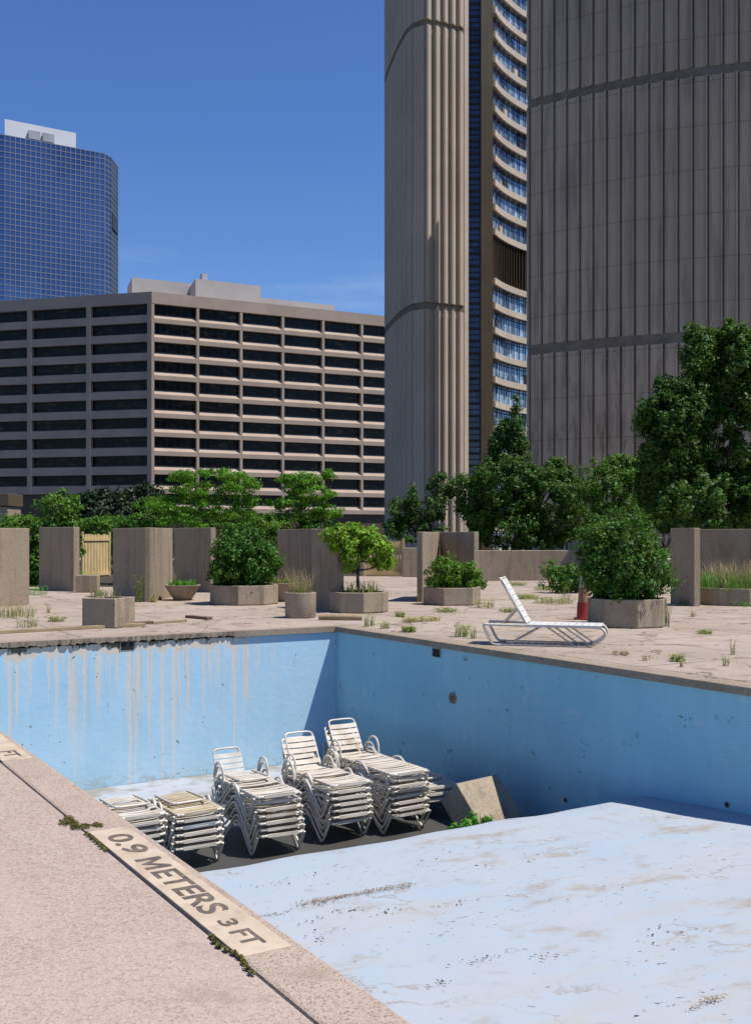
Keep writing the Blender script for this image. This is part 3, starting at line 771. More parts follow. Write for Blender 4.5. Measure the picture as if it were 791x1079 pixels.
def weed(loc, rad, h, lab, mat='leaf_weed', n=40, lean=.5, leafy=0, group='weeds growing from the deck joints', name='weed_tuft', wid=.008):
    mb = blades(n, rad, h, lean, wid)
    if leafy:
        for i in range(leafy):
            a = random.uniform(0, 6.28); r = rad*1.2*math.sqrt(random.random()); z = h*random.uniform(.1, .9)
            s = random.uniform(.02, .045); b = random.uniform(0, 6.28); tl = random.uniform(-.5, .5)
            x, y = r*math.cos(a), r*math.sin(a); dx, dy = math.cos(b)*s, math.sin(b)*s
            mb.add([(x-dx, y-dy, z), (x-dy*.5, y+dx*.5, z+s*.3), (x+dx, y+dy, z+s*tl), (x+dy*.5, y-dx*.5, z+s*.3)], [(0, 1, 2, 3)])
    o = mb.build(name, mat, None, loc=tuple(loc)); tag(o, lab, 'weed', group); return o
weeds = [
 (P(10, 650), .5, .28, 'broad weed patch at the foot of the left sunlit panel', 'leaf_weed', 220, 60),
 (P(28, 661), .18, .22, 'small green weed on the deck below the left panel', 'leaf_weed', 60, 20),
 (P(51, 646), .06, .22, 'single thin weed standing alone between the left panels', 'leaf_weed', 16, 10),
 (P(37, 627), .3, .28, 'weed clump beside the narrow shaded panel', 'leaf_fresh', 90, 60),
 (D(90, 33), .35, .6, 'tall green weeds before the timber gate', 'leaf_fresh', 160, 140),
 (P(146, 634.5), .12, .75, 'tall stalky weed against the shaded leaf of the folded panel', 'leaf_weed', 40, 60),
 (P(163, 634.5), .12, .22, 'little yellow weed at the foot of the sunlit panel leaf', 'leaf_yellow', 30, 20),
 (P(389, 660), .10, .28, 'upright pale weed just behind the pool corner', 'leaf_weed', 36, 12),
 (P(405, 662.5), .10, .14, 'low weed beside the pool corner coping', 'leaf_weed', 36, 16),
 (P(431, 666), .12, .10, 'flat green weed beside the pool coping', 'leaf_weed', 90, 90),
 (P(433, 655.5), .15, .09, 'yellow creeping weed patch, left one of the yellow pair', 'leaf_yellow', 60, 90),
 (P(452, 654.5), .20, .10, 'yellow creeping weed patch, right one of the yellow pair', 'leaf_yellow', 60, 90),
 (P(487, 671), .13, .24, 'bushy green weed on the deck beside the lounger head', 'leaf_weed', 60, 50),
 (P(498, 673), .05, .24, 'thin upright weed next to the lounger head', 'leaf_weed', 20, 6),
 (P(510, 640), .22, .20, 'green weed at the corner of the hexagonal planter', 'leaf_weed', 70, 60),
 (P(398, 643), .12, .42, 'weed leaning on the octagonal planter of the lime-green tree', 'leaf_weed', 50, 20),
 (P(553, 631), .35, .12, 'spreading weed in the deck crack behind the lounger', 'leaf_weed', 180, 200),
 (P(583, 636), .45, .16, 'spreading weed in the crack left of the traffic cone', 'leaf_weed', 180, 200),
 (P(576, 622), .35, .14, 'far weed patch in the deck crack before the low wall', 'leaf_weed', 180, 200),
 (P(596, 632), .12, .55, 'tall thin weed stalk left of the traffic cone', 'leaf_weed', 24, 30),
 (P(714, 697), .09, .10, 'round green weed on the bare deck before the pool edge', 'leaf_weed', 60, 40),
 (P(680, 696), .05, .10, 'faint dry weed on the deck below the big bush planter', 'leaf_dry', 16, 6),
 (P(772, 690), .035, .28, 'tall thin weed by the right edge of the deck', 'leaf_weed', 14, 4),
 (P(765, 702), .04, .16, 'small weed at the deck crack near the right coping', 'leaf_weed', 14, 6),
 (P(730, 650), .06, .16, 'little weed on the deck in front of the right panels', 'leaf_dry', 24, 6),
 (P(721, 638), .16, .20, 'weed at the foot of the right concrete panel', 'leaf_weed', 50, 40),
 (P(790, 639), .4, .16, 'weed strip at the foot of the right octagonal planter', 'leaf_fresh', 110, 60),
 (P(702, 660), .05, .55, 'tall weed standing against the corner of the big bush planter', 'leaf_weed', 30, 26),
 (P(421, 650), .10, .12, 'small weed in the deck joint right of the lime-green tree planter', 'leaf_weed', 60, 40),
 (P(470, 645), .22, .10, 'low green fringe along the deck joint before the hexagonal planter', 'leaf_weed', 120, 90),
 (P(535, 645), .16, .10, 'low weed in the deck joint behind the lounger head', 'leaf_weed', 80, 70),
 (P(545, 617), .30, .14, 'weed patch far behind the lounger near the low wall', 'leaf_weed', 140, 120),
 (P(655, 690), .10, .06, 'flat dry weed on the deck right of the lounger foot', 'leaf_dry', 40, 20),
 (P(742, 668), .12, .07, 'flat weed in the deck joint at the right', 'leaf_weed', 60, 40),
 (P(60, 655), .16, .10, 'low weed in the deck joint left of the square planter', 'leaf_weed', 80, 60),
 (P(105, 628), .20, .16, 'green weed behind the square planter', 'leaf_fresh', 90, 70),
 (P(718, 703), .04, .10, 'sparse dry weed nearest the right coping', 'leaf_dry', 12, 4),
]
for (loc, rad, h, lab, mt, n, lf) in weeds: weed(loc, rad, h, lab, mt, n, .5, lf)
# moss in the near joint
def moss(pts, rad, n, lab):
    c = sum(pts, Vector())/len(pts); P_ = []
    for i in range(n):
        p = random.choice(pts) - c; a = random.uniform(0, 6.28); r = rad*random.random()
        P_.append((p.x+r*math.cos(a)*.8, p.y+r*math.sin(a)*1.6, random.uniform(.002, .014)))
    o = leaves_mesh('moss', np.array(P_), np.tile([0, 0, 1.], (n, 1)), .011, 'leaf_moss', None, .8, .6, (c.x, c.y, .004)); tag(o, lab, 'moss', kind='stuff')
moss([Vector((1.645, 6.08, 0)), Vector((1.64, 5.98, 0)), Vector((1.63, 5.88, 0)), Vector((1.60, 6.0, 0)), Vector((1.68, 5.86, 0)), Vector((1.74, 5.84, 0))], .036, 1300, 'moss in the deck joint at the far end of the lettered marker')
moss([Vector((1.644-.012*math.sin(i), 3.98-.05*i, 0)) for i in range(9)], .014, 700, 'moss in the deck joint at the near end of the lettered marker')
moss([Vector((1.642, 5.72-.05*i, 0)) for i in range(8)], .014, 300, 'moss sliver along the marker plate')
# leaf litter blown onto the shallow floor
def floor_at(x, y):
    lo, hi = -2.6, -.6
    for _ in range(40):
        z = (lo+hi)/2; p = P(x, y, z)
        zf = -.95-(p.y-3.0)*(.515/6.18)
        if z < zf: lo = z
        else: hi = z
    return p
def litter(spots, mat, lab, size=.022):
    P_ = []
    for (x, y, n, rx, ry) in spots:
        c = floor_at(x, y)
        for _ in range(n):
            px, py = c.x+random.gauss(0, rx), c.y+random.gauss(0, ry)
            P_.append((px, py, -.95-(py-3.0)*(.515/6.18)+.012))
    A = np.array(P_); o = leaves_mesh('leaf_litter', A, np.tile([0, 0, 1.], (len(A), 1)), size, mat, None, .6, .25); tag(o, lab, 'leaf litter', kind='stuff')
litter([(325, 955, 26, .10, .05), (367, 961, 16, .08, .05), (403, 964, 14, .10, .04), (475, 955, 12, .10, .05), (343, 985, 16, .10, .05), (508, 1012, 18, .10, .05), (577, 1009, 10, .08, .04), (463, 1039, 8, .06, .03), (330, 972, 10, .12, .04), (620, 940, 8, .2, .1), (700, 985, 14, .2, .1), (450, 905, 10, .3, .1), (300, 930, 16, .15, .06), (560, 905, 10, .3, .1)], 'litter_dark', 'scattered dark dead leaves on the pale pool floor')
litter([(328+99*t, 952-18*t, 70, .05, .035) for t in (0, .12, .25, .37, .5, .62, .75, .87, 1)] + [(290, 965, 40, .06, .03), (751, 1054, 70, .05, .02), (735, 1062, 30, .06, .02), (600, 893, 30, .35, .03), (570, 890, 20, .2, .03)], 'litter_brown', 'smear of brown silt and leaf bits on the pale pool floor', .016)
# fill of the planters
def plant(name, loc, z, label, cat, make, group='plants in the concrete planters'):
    r = empty(name, (loc[0], loc[1], z)); tag(r, label, cat, group); make(r); return r
def stems(r, n, rad, h, mat='bark', th=.012):
    mb = MB()
    for i in range(n):
        a = random.uniform(0, 6.28); mb.tube([(rad*.25*math.cos(a), rad*.25*math.sin(a), 0), (rad*.6*math.cos(a), rad*.6*math.sin(a), h*.5), (rad*.9*math.cos(a+.3), rad*.9*math.sin(a+.3), h)], [th, th*.7, th*.3], 5)
    mb.build('stem', mat, r)
def bushfn(ells, per, sub, subr, size, mat, st=10):
    def f(r):
        p, n = clump_points(ells, per, sub, subr); k = p[:, 2] > -.06; leaves_mesh('foliage', p[k], n[k], size, mat, r, .6)
        stems(r, st, ells[0][3]*.8, ells[0][2]+ells[0][5]*.5)
    return f
plant('clipped_bush', BUSH1, .40, 'dense round dark green bush in the octagonal planter', 'bush', bushfn([(0, 0, .74, .84, .84, .78, 1), (0, 0, .40, .86, .86, .48, .7)], 15000, 330, .16, .08, 'leaf_bush'))
plant('shaggy_bush', BIG, .44, 'big shaggy green bush overhanging its octagonal planter', 'bush', bushfn([(0, 0, .66, .78, .76, .72, 1), (-.50, .25, .85, .38, .36, .5, .35), (.1, 0, 1.15, .5, .5, .5, .4), (-.3, .0, .95, .45, .45, .55, .4), (-.62, .1, .55, .3, .3, .35, .2), (.05, 0, .35, .80, .78, .45, .9)], 17000, 460, .15, .068, 'leaf_bush', 14))
def shoots(r):
    mb = MB(); pts, nn = [], []
    for i in range(46):
        a = random.uniform(0, 6.28); q = .6*math.sqrt(random.random()); x, y = q*math.cos(a)-.08, q*math.sin(a); z0 = .8+.45*(1-q/.6); h = random.uniform(.25, .55)
        dx, dy = random.uniform(-.12, .12), random.uniform(-.12, .12)
        mb.tube([(x, y, z0-.3), (x+dx*.4, y+dy*.4, z0+h*.5), (x+dx, y+dy, z0+h)], [.007, .005, .002], 4)
        for j in range(26):
            t = random.uniform(0, 1); pts.append((x+dx*t+random.gauss(0, .03), y+dy*t+random.gauss(0, .03), z0-.1+(h+.1)*t)); nn.append((random.gauss(0, 1), random.gauss(0, 1), .6))
    mb.build('shoot', 'bark', r); leaves_mesh('shoot_foliage', np.array(pts), np.array(nn), .075, 'leaf_shrub', r, .45)
shoots([o for o in C.objects if o.name == 'shaggy_bush'][0])
plant('leafy_weeds', HEX, .35, 'loose bright green weeds filling the hexagonal planter', 'plant', bushfn([(-.25, 0, .34, .46, .42, .44, 1), (.2, -.1, .28, .5, .42, .38, 1), (.58, 0, .2, .34, .34, .28, .6)], 5600, 150, .12, .07, 'leaf_shrub', 12))
plant('bowl_weeds', BOWL1, .33, 'bright green low weeds in the small bowl planter', 'plant', lambda r: (blades(160, .36, .20, .5, .03).build('leaves', 'leaf_fresh', r), blades(12, .15, .55, .3, .012, -.25).build('stalk', 'leaf_weed', r)))
plant('bowl_weeds', BOWL2, .40, 'sparse green weeds in the bowl behind the dry grass pot', 'plant', lambda r: (blades(120, .36, .22, .5, .025).build('leaves', 'leaf_weed', r), blades(20, .3, .6, .3, .01).build('stalk', 'leaf_dry', r)))
plant('dry_grass', CYL, .44, 'tuft of dry brown grass in the round pot', 'grass tuft', lambda r: (blades(150, .24, .55, .6, .008).build('dry_blades', 'leaf_dry', r), blades(80, .22, .30, .6, .012).build('green_blades', 'leaf_weed', r)))
plant('dry_weeds', SQ, .44, 'sparse rusty weeds in the square planter', 'plant', lambda r: (blades(60, .26, .36, .5, .008, -.05, .05).build('dry_blades', 'leaf_dry', r), blades(24, .22, .22, .6, .012).build('green_blades', 'leaf_weed', r)))
plant('dry_grass', OCT2, .34, 'tall dry golden grass with green weeds in the right octagonal planter', 'grass tuft', lambda r: (blades(700, .95, .72, .5, .013, .1, 0).build('dry_blades', 'leaf_dry', r), blades(420, .95, .48, .5, .02, -.2, .1).build('green_blades', 'leaf_fresh', r)))
plant('block_weeds', (7.86, 10.62, 0), -2.06, 'fresh green weeds growing before the concrete block in the pool', 'plant', lambda r: bushfn([(0, .0, .14, .20, .16, .17, 1), (-.2, .05, .09, .16, .15, .12, .5), (.2, 0, .10, .14, .14, .12, .4)], 700, 30, .06, .05, 'leaf_fresh', 6)(r), 'weeds in the pool')

def tree(name, loc, lab, h, trunk_r, ells, per, sub, subr, size, mat, flat=1., group='trees and shrubs behind the deck', nb=9, cat='tree', th=None, asp=.6):
    r = empty(name, loc); tag(r, lab, cat, group)
    t = MB(); th = th or h*.45
    t.tube(smooth_path([(0, 0, -.05), (random.uniform(-.08, .08), 0, th*.5), (random.uniform(-.12, .12), random.uniform(-.1, .1), th), (ells[0][0], ells[0][1], h*.8)], 3), [trunk_r*(1-.8*i/9) for i in range(10)], 8)
    for i in range(nb):
        e = random.choice(ells); z0 = random.uniform(.5, 1)*th
        d = Vector((e[0]+random.uniform(-.7, .7)*e[3], e[1]+random.uniform(-.7, .7)*e[4], e[2]+random.uniform(-.3, .6)*e[5]))
        s = Vector((0, 0, z0)); m = s.lerp(d, .5)+Vector((0, 0, -.1*(d-s).length*.5))
        t.tube(smooth_path([s, m, d], 3), [trunk_r*.5*(1-.85*j/6) for j in range(7)], 6)
    t.build('trunk', 'bark', r, smooth=True)
    p, n = clump_points(ells, per, sub, subr, flat)
    k = p[:, 2] > .03
    leaves_mesh('crown', p[k], n[k], size, mat, r, asp)
    return r
# small lime tree in its planter
tree('small_tree', (OCT.x, OCT.y, .36), 'small lime-green tree growing in the octagonal planter', 1.6, .045,
     [(-.12, 0, 1.12, .50, .5, .34, 1.2), (-.5, 0, 1.25, .28, .3, .22, .5), (.42, 0, .95, .42, .4, .34, .9), (.1, 0, 1.35, .4, .4, .22, .6), (.72, .1, .72, .24, .25, .26, .35), (-.1, .1, .7, .3, .3, .22, .4)], 4200, 95, .13, .105, 'leaf_lime', 1., 'plants in the concrete planters', 9, th=.75)
weed((OCT.x, OCT.y, .36), .45, .32, 'green weeds round the trunk of the lime-green tree', 'leaf_weed', 120, .5, 80, 'plants in the concrete planters', 'planter_weeds', .02)
# locust-like trees, layered
def layered(t, x0, x1, layers):
    """layers of foliage: (px centre, py centre, half width px, half height px, weight) at distance t"""
    base = D((x0+x1)/2, t); out = []
    for (cx, cy, hw, hh, w) in layers:
        q = D(cx, t); z = ZH(cy, t); dv = q-base; dv += Vector((random.uniform(-.3, .3), random.uniform(-.3, .3), 0))
        rx = hw/F*t; out.append((dv.x, dv.y, z, rx, rx*.8, hh/F*t, w))
    return base, out
b, e = layered(35, 170, 280, [(225, 500, 30, 6, 1), (195, 503, 20, 6, .6), (252, 512, 24, 8, .9), (212, 518, 36, 10, 1.3), (262, 527, 16, 7, .5), (195, 533, 40, 12, 1.4), (240, 538, 40, 12, 1.4), (215, 547, 55, 12, 1.3)])
tree('locust_tree', b, 'feathery layered green tree behind the round clipped bush', 2.4, .09, e, 15000, 300, .22, .10, 'leaf_locust', .5, asp=.4)
b, e = layered(38, 285, 360, [(318, 506, 26, 7, 1), (345, 500, 10, 6, .3), (302, 516, 16, 6, .5), (335, 520, 26, 8, 1), (315, 530, 32, 8, 1.1), (345, 538, 22, 9, .8), (310, 545, 36, 9, 1)])
tree('locust_tree', b, 'feathery layered green tree left of the fluted tower foot', 2.6, .08, e, 11000, 240, .20, .10, 'leaf_locust', .5, asp=.4)
shr = [(62, 36, 30, 24, 'bright green shrub above the narrow shaded panel', 'leaf_mid', 541), (15, 36, 26, 10, 'low green shrub at the foot of the concrete pier', 'leaf_mid', 553), (112, 46, 30, 9, 'green shrub above the timber gate', 'leaf_shrub', 553),
       (150, 36, 32, 9, 'green shrub behind the folded panel', 'leaf_bush', 552), (205, 37, 40, 16, 'dark green shrub under the feathery tree', 'leaf_bush', 556), (275, 37, 36, 14, 'green shrub right of the round clipped bush', 'leaf_mid', 554), (335, 38, 26, 16, 'dark shrub behind the dark concrete panel', 'leaf_bush', 560),
       (36, 35, 14, 34, 'tall dark shrub in the gap between the left panels', 'leaf_bush', 585)]
for (x, t, hw, hh, lab, mt, cy) in shr:
    b = D(x, t); z = ZH(cy, t); rx = hw/F*t; rz = max(hh/F*t, .3)
    tree('shrub', b, lab, z+rz*.5, .04, [(0, 0, z, rx, rx*.8, rz, 1), (0, 0, z*.5, rx*.9, rx*.7, z*.5, 1)], 5200, 120, .2, .11, mt, .8, cat='shrub')
# evergreens at the hotel's foot, building shade put into their leaf colour
for (x, t, hw, top, lab) in ((108, 62, 30, 512, 'evergreen tree darkened for shade at the foot of the hotel, left one'), (150, 64, 32, 509, 'evergreen tree darkened for shade at the foot of the hotel corner'), (80, 63, 18, 530, 'small evergreen tree darkened for shade left of the other evergreens')):
    b = D(x, t); zt = ZH(top, t); rx = hw/F*t
    tree('shade_dark_tree', b, lab, zt, .12, [(0, 0, zt*.55, rx, rx, zt*.45, 1)], 9000, 160, .42, .22, 'leaf_shaded')
# trees behind the low wall
def bigtree(name, x, t, ells_px, lab, per, sub, subr, size, mat, tr=.16, flat=1.):
    b = D(x, t); e = []
    for (cx, cy, hw, hh, w) in ells_px:
        q = D(cx, t)-b; rx = hw/F*t; e.append((q.x+random.uniform(-.3, .3), q.y+random.uniform(-.4, .4), max(ZH(cy, t), .4), rx, rx*.85, hh/F*t, w))
    return tree(name, b, lab, max(q[2]+q[5] for q in e)*.85, tr, e, per, sub, subr, size, mat, flat, nb=12)
bigtree('dark_tree', 545, 46, [(530, 515, 42, 45, 2.2), (575, 530, 40, 48, 2), (535, 472, 22, 30, .9), (545, 456, 9, 18, .2), (545, 430, 4, 15, .06), (505, 530, 26, 40, 1), (590, 505, 16, 24, .5), (545, 560, 60, 22, 1.4)], 'dark green tree with a thin pointed top right of the fluted tower', 46000, 800, .27, .14, 'leaf_dark')
bigtree('dark_tree', 452, 52, [(452, 530, 26, 22, 1), (425, 545, 18, 18, .6), (470, 512, 20, 16, .7), (440, 560, 36, 16, .8)], 'loose green tree at the foot of the fluted tower', 7000, 150, .28, .15, 'leaf_dark')
bigtree('green_tree', 645, 55, [(640, 515, 38, 34, 1.5), (655, 492, 20, 16, .6), (615, 530, 24, 30, .8), (680, 520, 24, 40, .9)], 'lighter green tree between the two dark trees', 16000, 360, .30, .15, 'leaf_mid', .14)
bigtree('dark_tree', 760, 38, [(722, 455, 46, 62, 2.2), (726, 376, 17, 34, .9), (780, 390, 29, 46, 1.4), (768, 372, 20, 34, .9), (800, 470, 60, 80, 2.4), (700, 500, 26, 50, 1), (750, 530, 74, 40, 2.2), (742, 432, 34, 30, .8), (820, 400, 40, 60, 1.2)], 'tall dense dark tree with two rounded tops at the right edge', 110000, 1500, .27, .14, 'leaf_dark', .2)
bigtree('dark_tree', 700, 42, [(690, 545, 40, 22, 1), (650, 560, 40, 20, 1)], 'dark low tree behind the big shaggy bush', 8000, 150, .28, .14, 'leaf_dark', .08)
# little plants beside the low wall
b = D(578, 37.5); tree('shrub', b, 'thin pale shrub in front of the low wall', .9, .02, [(0, 0, .5, .3, .3, .4, 1)], 420, 24, .1, .07, 'leaf_shrub', cat='shrub')
b = D(600, 30.5); tree('shrub', b, 'shrub kept dark for the mass of shade left of the traffic cone', 1.2, .03, [(0, 0, .40, .55, .5, .5, 1), (-.2, .2, .35, .5, .5, .4, .7)], 3400, 90, .14, .09, 'leaf_bush', cat='shrub')  # shrub stands in for a dark mass of shade

# ================================================================== BUILDINGS
GZ = -9.0
def hotel():
    c0 = W(-41.3, 198); root = empty('hotel_building', (c0[0], c0[1], GZ))
    tag(root, 'brown concrete hotel block with rows of black strip windows', 'building')
    def loc(r, t, z): X, Y = W(r, t); return Vector((X-c0[0], Y-c0[1], z-GZ))
    cr, ct = -41.3, 198
    dR, dL = (.893, .451), (-.9686, .249)
    nR, nL = (.451, -.893), (-.249, -.9686)     # outward (right, ahead)
    top = 46.9; wt = 44.75; pitch = 3.51; wh = 1.85
    def pt(d, n, s, o, z): return loc(cr+d[0]*s+n[0]*o, ct+d[1]*s+n[1]*o, z)
    wall = MB()
    def bx(d, n, s0, s1, o0, o1, z0, z1):
        v = [pt(d, n, s, o, z) for z in (z0, z1) for o in (o0, o1) for s in (s0, s1)]
        wall.add(v, [(0, 2, 3, 1), (4, 5, 7, 6), (0, 1, 5, 4), (2, 6, 7, 3), (0, 4, 6, 2), (1, 3, 7, 5)])
    base_spans = []
    def side(d, n, bays, rows, bw, pw, sill):
        L = bays*bw+pw
        bx(d, n, 0 if d is dR else .02, L, -1.6, 0, wt, top)                      # parapet band
        for k in range(rows):
            z1 = wt-k*pitch-wh; z0 = z1-(pitch-wh)
            # sloped sill then upright spandrel
            for b in range(bays):
                a0, a1 = pw+b*bw-.02, (b+1)*bw+.02
                A = [pt(d, n, s, o, z) for s in (a0, a1) for (o, z) in ((-1.2, z1), (-1.0, z1), (0, z1-sill), (0, z0), (-1.2, z0))]
                wall.add(A, [(0, 1, 6, 5), (1, 2, 7, 6), (2, 3, 8, 7), (3, 4, 9, 8), (0, 4, 3, 2, 1), (5, 6, 7, 8, 9)])
        zb = wt-rows*pitch
        for b in range(bays+1):
            bx(d, n, b*bw+(.0 if b else .02), b*bw+pw, -1.6, -.03 if sill > .5 else .03, zb, wt)
        base_spans.append((d, n, L, zb))
        m0 = None
        for k in range(rows):
            for b in range(bays):
                a0, a1 = pw+b*bw, (b+1)*bw; z1 = wt-k*pitch; z0 = z1-wh
                ctr = pt(d, n, (a0+a1)/2, -.95, (z0+z1)/2)
                if m0 is None:
                    w = MB(); h = (a1-a0)/2+.02
                    w.box((0, 0, 0), (2*h, .06, wh+.02))
                    o = w.build('window', 'glass_dark', root); fr = MB()
                    nm = 5
                    for j in range(nm): fr.box((-h+(j+1)*2*h/(nm+1), -.05, 0), (.10, .06, wh))
                    for zz in (-1, 1): fr.box((0, -.05, zz*(wh/2-.04)), (2*h-.06, .05, .08))
                    f = fr.build('frame', 'glazing_bar', o); m0 = o
                else:
                    o = m0.copy(); C.objects.link(o); f = [q for q in C.objects if q.parent == m0][0].copy(); C.objects.link(f); f.parent = o
                D0, D1 = pt(d, n, 0, 0, 0), pt(d, n, 1, 0, 0); v = D1-D0
                if d is dL: v = -v
                o.location = ctr; o.rotation_euler = (0, 0, math.atan2(v.y, v.x))
    side(dR, nR, 6, 11, 8.6, .50, .85)
    side(dL, nL, 3, 10, 12.5, .9, .25)
    # blank rear bay and core so the block is solid
    wall.build('wall', 'hotel', root)
    wall = MB()
    for (d, n, L, zb) in base_spans:
        v = [pt(d, n, s_, o, z) for z in (GZ, zb) for o in (-1.6, -.6) for s_ in (.3, L)]
        wall.add(v, [(0, 2, 3, 1), (4, 5, 7, 6), (0, 1, 5, 4), (2, 6, 7, 3), (0, 4, 6, 2), (1, 3, 7, 5)])
    wall.build('recessed_base', 'louvre', root)
    core = MB()
    q = [(cr+dL[0]*38.3-nL[0]*1.2, ct+dL[1]*38.3-nL[1]*1.2), (cr-(nR[0]+nL[0])*.68, ct-(nR[1]+nL[1])*.68), (cr+dR[0]*52.3-nR[0]*1.2, ct+dR[1]*52.3-nR[1]*1.2), (cr+dR[0]*52.3-8, ct+dR[1]*52.3+30), (cr-40, ct+50)]
    core.prism([tuple(loc(a, b, 0)[:2]) for a, b in q], 0.1, top-.4-GZ); core.build('roof', 'hotel', root)
    def pent(x0, x1, t, dep, ytop, lab=None):
        r0, r1 = (x0-CX)/F*t, (x1-CX)/F*t
        v = dR
        q = [(r0, t), (r1, t+(r1-r0)*.5), (r1-dep*.45, t+(r1-r0)*.5+dep*.9), (r0-dep*.3, t+dep*.9)]
        MB().prism([tuple(loc(a, b, 0)[:2]) for a, b in q], top-.6-GZ, ZH(ytop, t)-GZ).build('penthouse', 'hotel_pent', root)
    pent(206, 271, 214, 12, 293.5); pent(139, 206, 216, 10, 292); pent(271, 351, 222, 14, 313)
    MB().box(loc((213-CX)/F*216, 218, 54.2), (1.2, 1.2, 1.6)).build('roof_vent', 'grey_win', root)
hotel()

def glass_tower():
    t0 = 380; c0 = W((60-CX)/F*t0, t0); root = empty('glass_tower', (c0[0], c0[1], GZ))
    tag(root, 'blue mirrored glass office tower with white box on its roof', 'building')
    def loc(r, t): X, Y = W(r, t); return Vector((X-c0[0], Y-c0[1], 0))
    k = lambda x, t: ((x-CX)/F*t, t)
    pts = [k(-60, 366), k(5, 372), k(110, 390), k(117, 394), k(124, 404)]
    back = [k(124, 450), k(-60, 430)]
    H = ZH(142, 372)-GZ
    poly = [loc(*p) for p in pts]
    MB().prism([tuple(loc(*p)[:2]) for p in pts+back], 0, H).build('glass_wall', 'glass_blue', root)
    gr = MB()
    for i in range(len(poly)-1):
        a, b = poly[i], poly[i+1]; d = (b-a); L = d.length; d.normalize(); an = math.atan2(d.y, d.x)
        nr = Vector((d.y, -d.x, 0)); nr = nr if nr.dot(Vector((-c0[0], -c0[1], 0))) > 0 else -nr
        m = max(1, round(L/1.75))
        for j in range(m+1):
            p = a + d*(L*j/m)
            gr.box((p.x, p.y, H/2), (.24, .36, H), an)
        nf = 78; mid = (a+b)/2
        for j in range(nf+1): gr.box((mid.x, mid.y, H*j/nf), (L, .24, .30), an)
    gr.build('mullion_grid', 'gridm', root)
    q = [k(5, 374), k(80, 387), k(80, 410), k(5, 405)]
    rb = MB().prism([tuple(loc(*p)[:2]) for p in q], H-.5, ZH(125, 374)-GZ).build('roof_box', 'white_box', root)
    for (x0, x1) in ((30, 42), (45, 57)):
        a, b = loc(*k(x0, 377.6+(x0-30)*.17)), loc(*k(x1, 377.6+(x1-30)*.17)); c = (a+b)/2; d = b-a
        MB().box((c.x, c.y, H+2.4), (d.length, .8, 3.0), math.atan2(d.y, d.x)).build('vent_panel', 'grey_win', rb)
    # dark notch of balconies in the chamfered end
    a, b = loc(*k(118, 394.2)), loc(*k(123.5, 402.5)); d = b-a
    zz = ZH(232, 395)-GZ
    MB().box(((a.x+b.x)/2, (a.y+b.y)/2, zz), (d.length, .5, 6), math.atan2(d.y, d.x)).build('balcony_recess', 'glazing_bar', root)
glass_tower()

def ribbed(root, loc, path, z0, z1, bands, mod, depth, mat, gap, tri=False, fin=False):
    """panels with grooves between, along a plan path (right, ahead); bands = [(z0,z1)] recessed strips"""
    pts = [Vector((p[0], p[1], 0)) for p in path]
    seg = [(pts[i+1]-pts[i]).length for i in range(len(pts)-1)]; L = sum(seg)
    def at(s):
        s = min(max(s, 0), L-1e-4); i = 0
        while i < len(seg)-1 and s > seg[i]: s -= seg[i]; i += 1
        d = (pts[i+1]-pts[i]).normalized(); p = pts[i]+d*s
        n = Vector((d.y, -d.x, 0)); return p, n
    n = max(1, round(L/mod)); m = L/n
    spans = []; a = z0
    for (b0, b1) in sorted(bands): spans.append((a, b0)); a = b1
    spans.append((a, z1))
    prof = []
    for i in range(n):
        s = i*m
        if tri: prof += [(s, -.05), (s+m*.10, depth*.9), (s+m*.24, depth), (s+m*.86, .05), (s+m*.995, -.05)]
        elif fin: prof += [(s, 0), (s+.02, depth), (s+gap, depth), (s+gap+.02, -.5), (s+gap+.24, -.5), (s+gap+.26, 0), (s+m*.6, .03)]
        else: prof += [(s, 0), (s+gap*.5, 0), (s+gap, depth), (s+m-gap*.2, depth), (s+m-.001, 0)]
    prof.append((L, 0))
    w = MB()
    for (a, b) in spans:
        vs = []
        for (s, o) in prof:
            p, nn = at(s); q = p+nn*o
            for z in (a, b): vs.append(loc(q.x, q.y, z))
        k = len(prof)
        fs = [(2*i, 2*i+2, 2*i+3, 2*i+1) for i in range(k-1)]
        w.add(vs, fs)
        # caps closing the flutes above and below
        for zz in (a, b):
            vs = []
            for (s, o) in prof:
                p, nn = at(s); q = p+nn*o; vs += [loc(p.x-nn.x*.3, p.y-nn.y*.3, zz), loc(q.x, q.y, zz)]
            w.add(vs, [(2*i, 2*i+2, 2*i+3, 2*i+1) for i in range(k-1)])
    w.build('ribbed_wall', mat, root)
    for (a, b) in bands:
        bm_ = MB(); vs = []; N = 60
        for i in range(N+1):
            p, nn = at(L*i/N)
            for z in (a-.05, b+.05): vs.append(loc(p.x-nn.x*.0, p.y-nn.y*.0, z))
        bm_.add(vs, [(2*i, 2*i+2, 2*i+3, 2*i+1) for i in range(N)])
        bm_.build('band', 'tower_band', root)

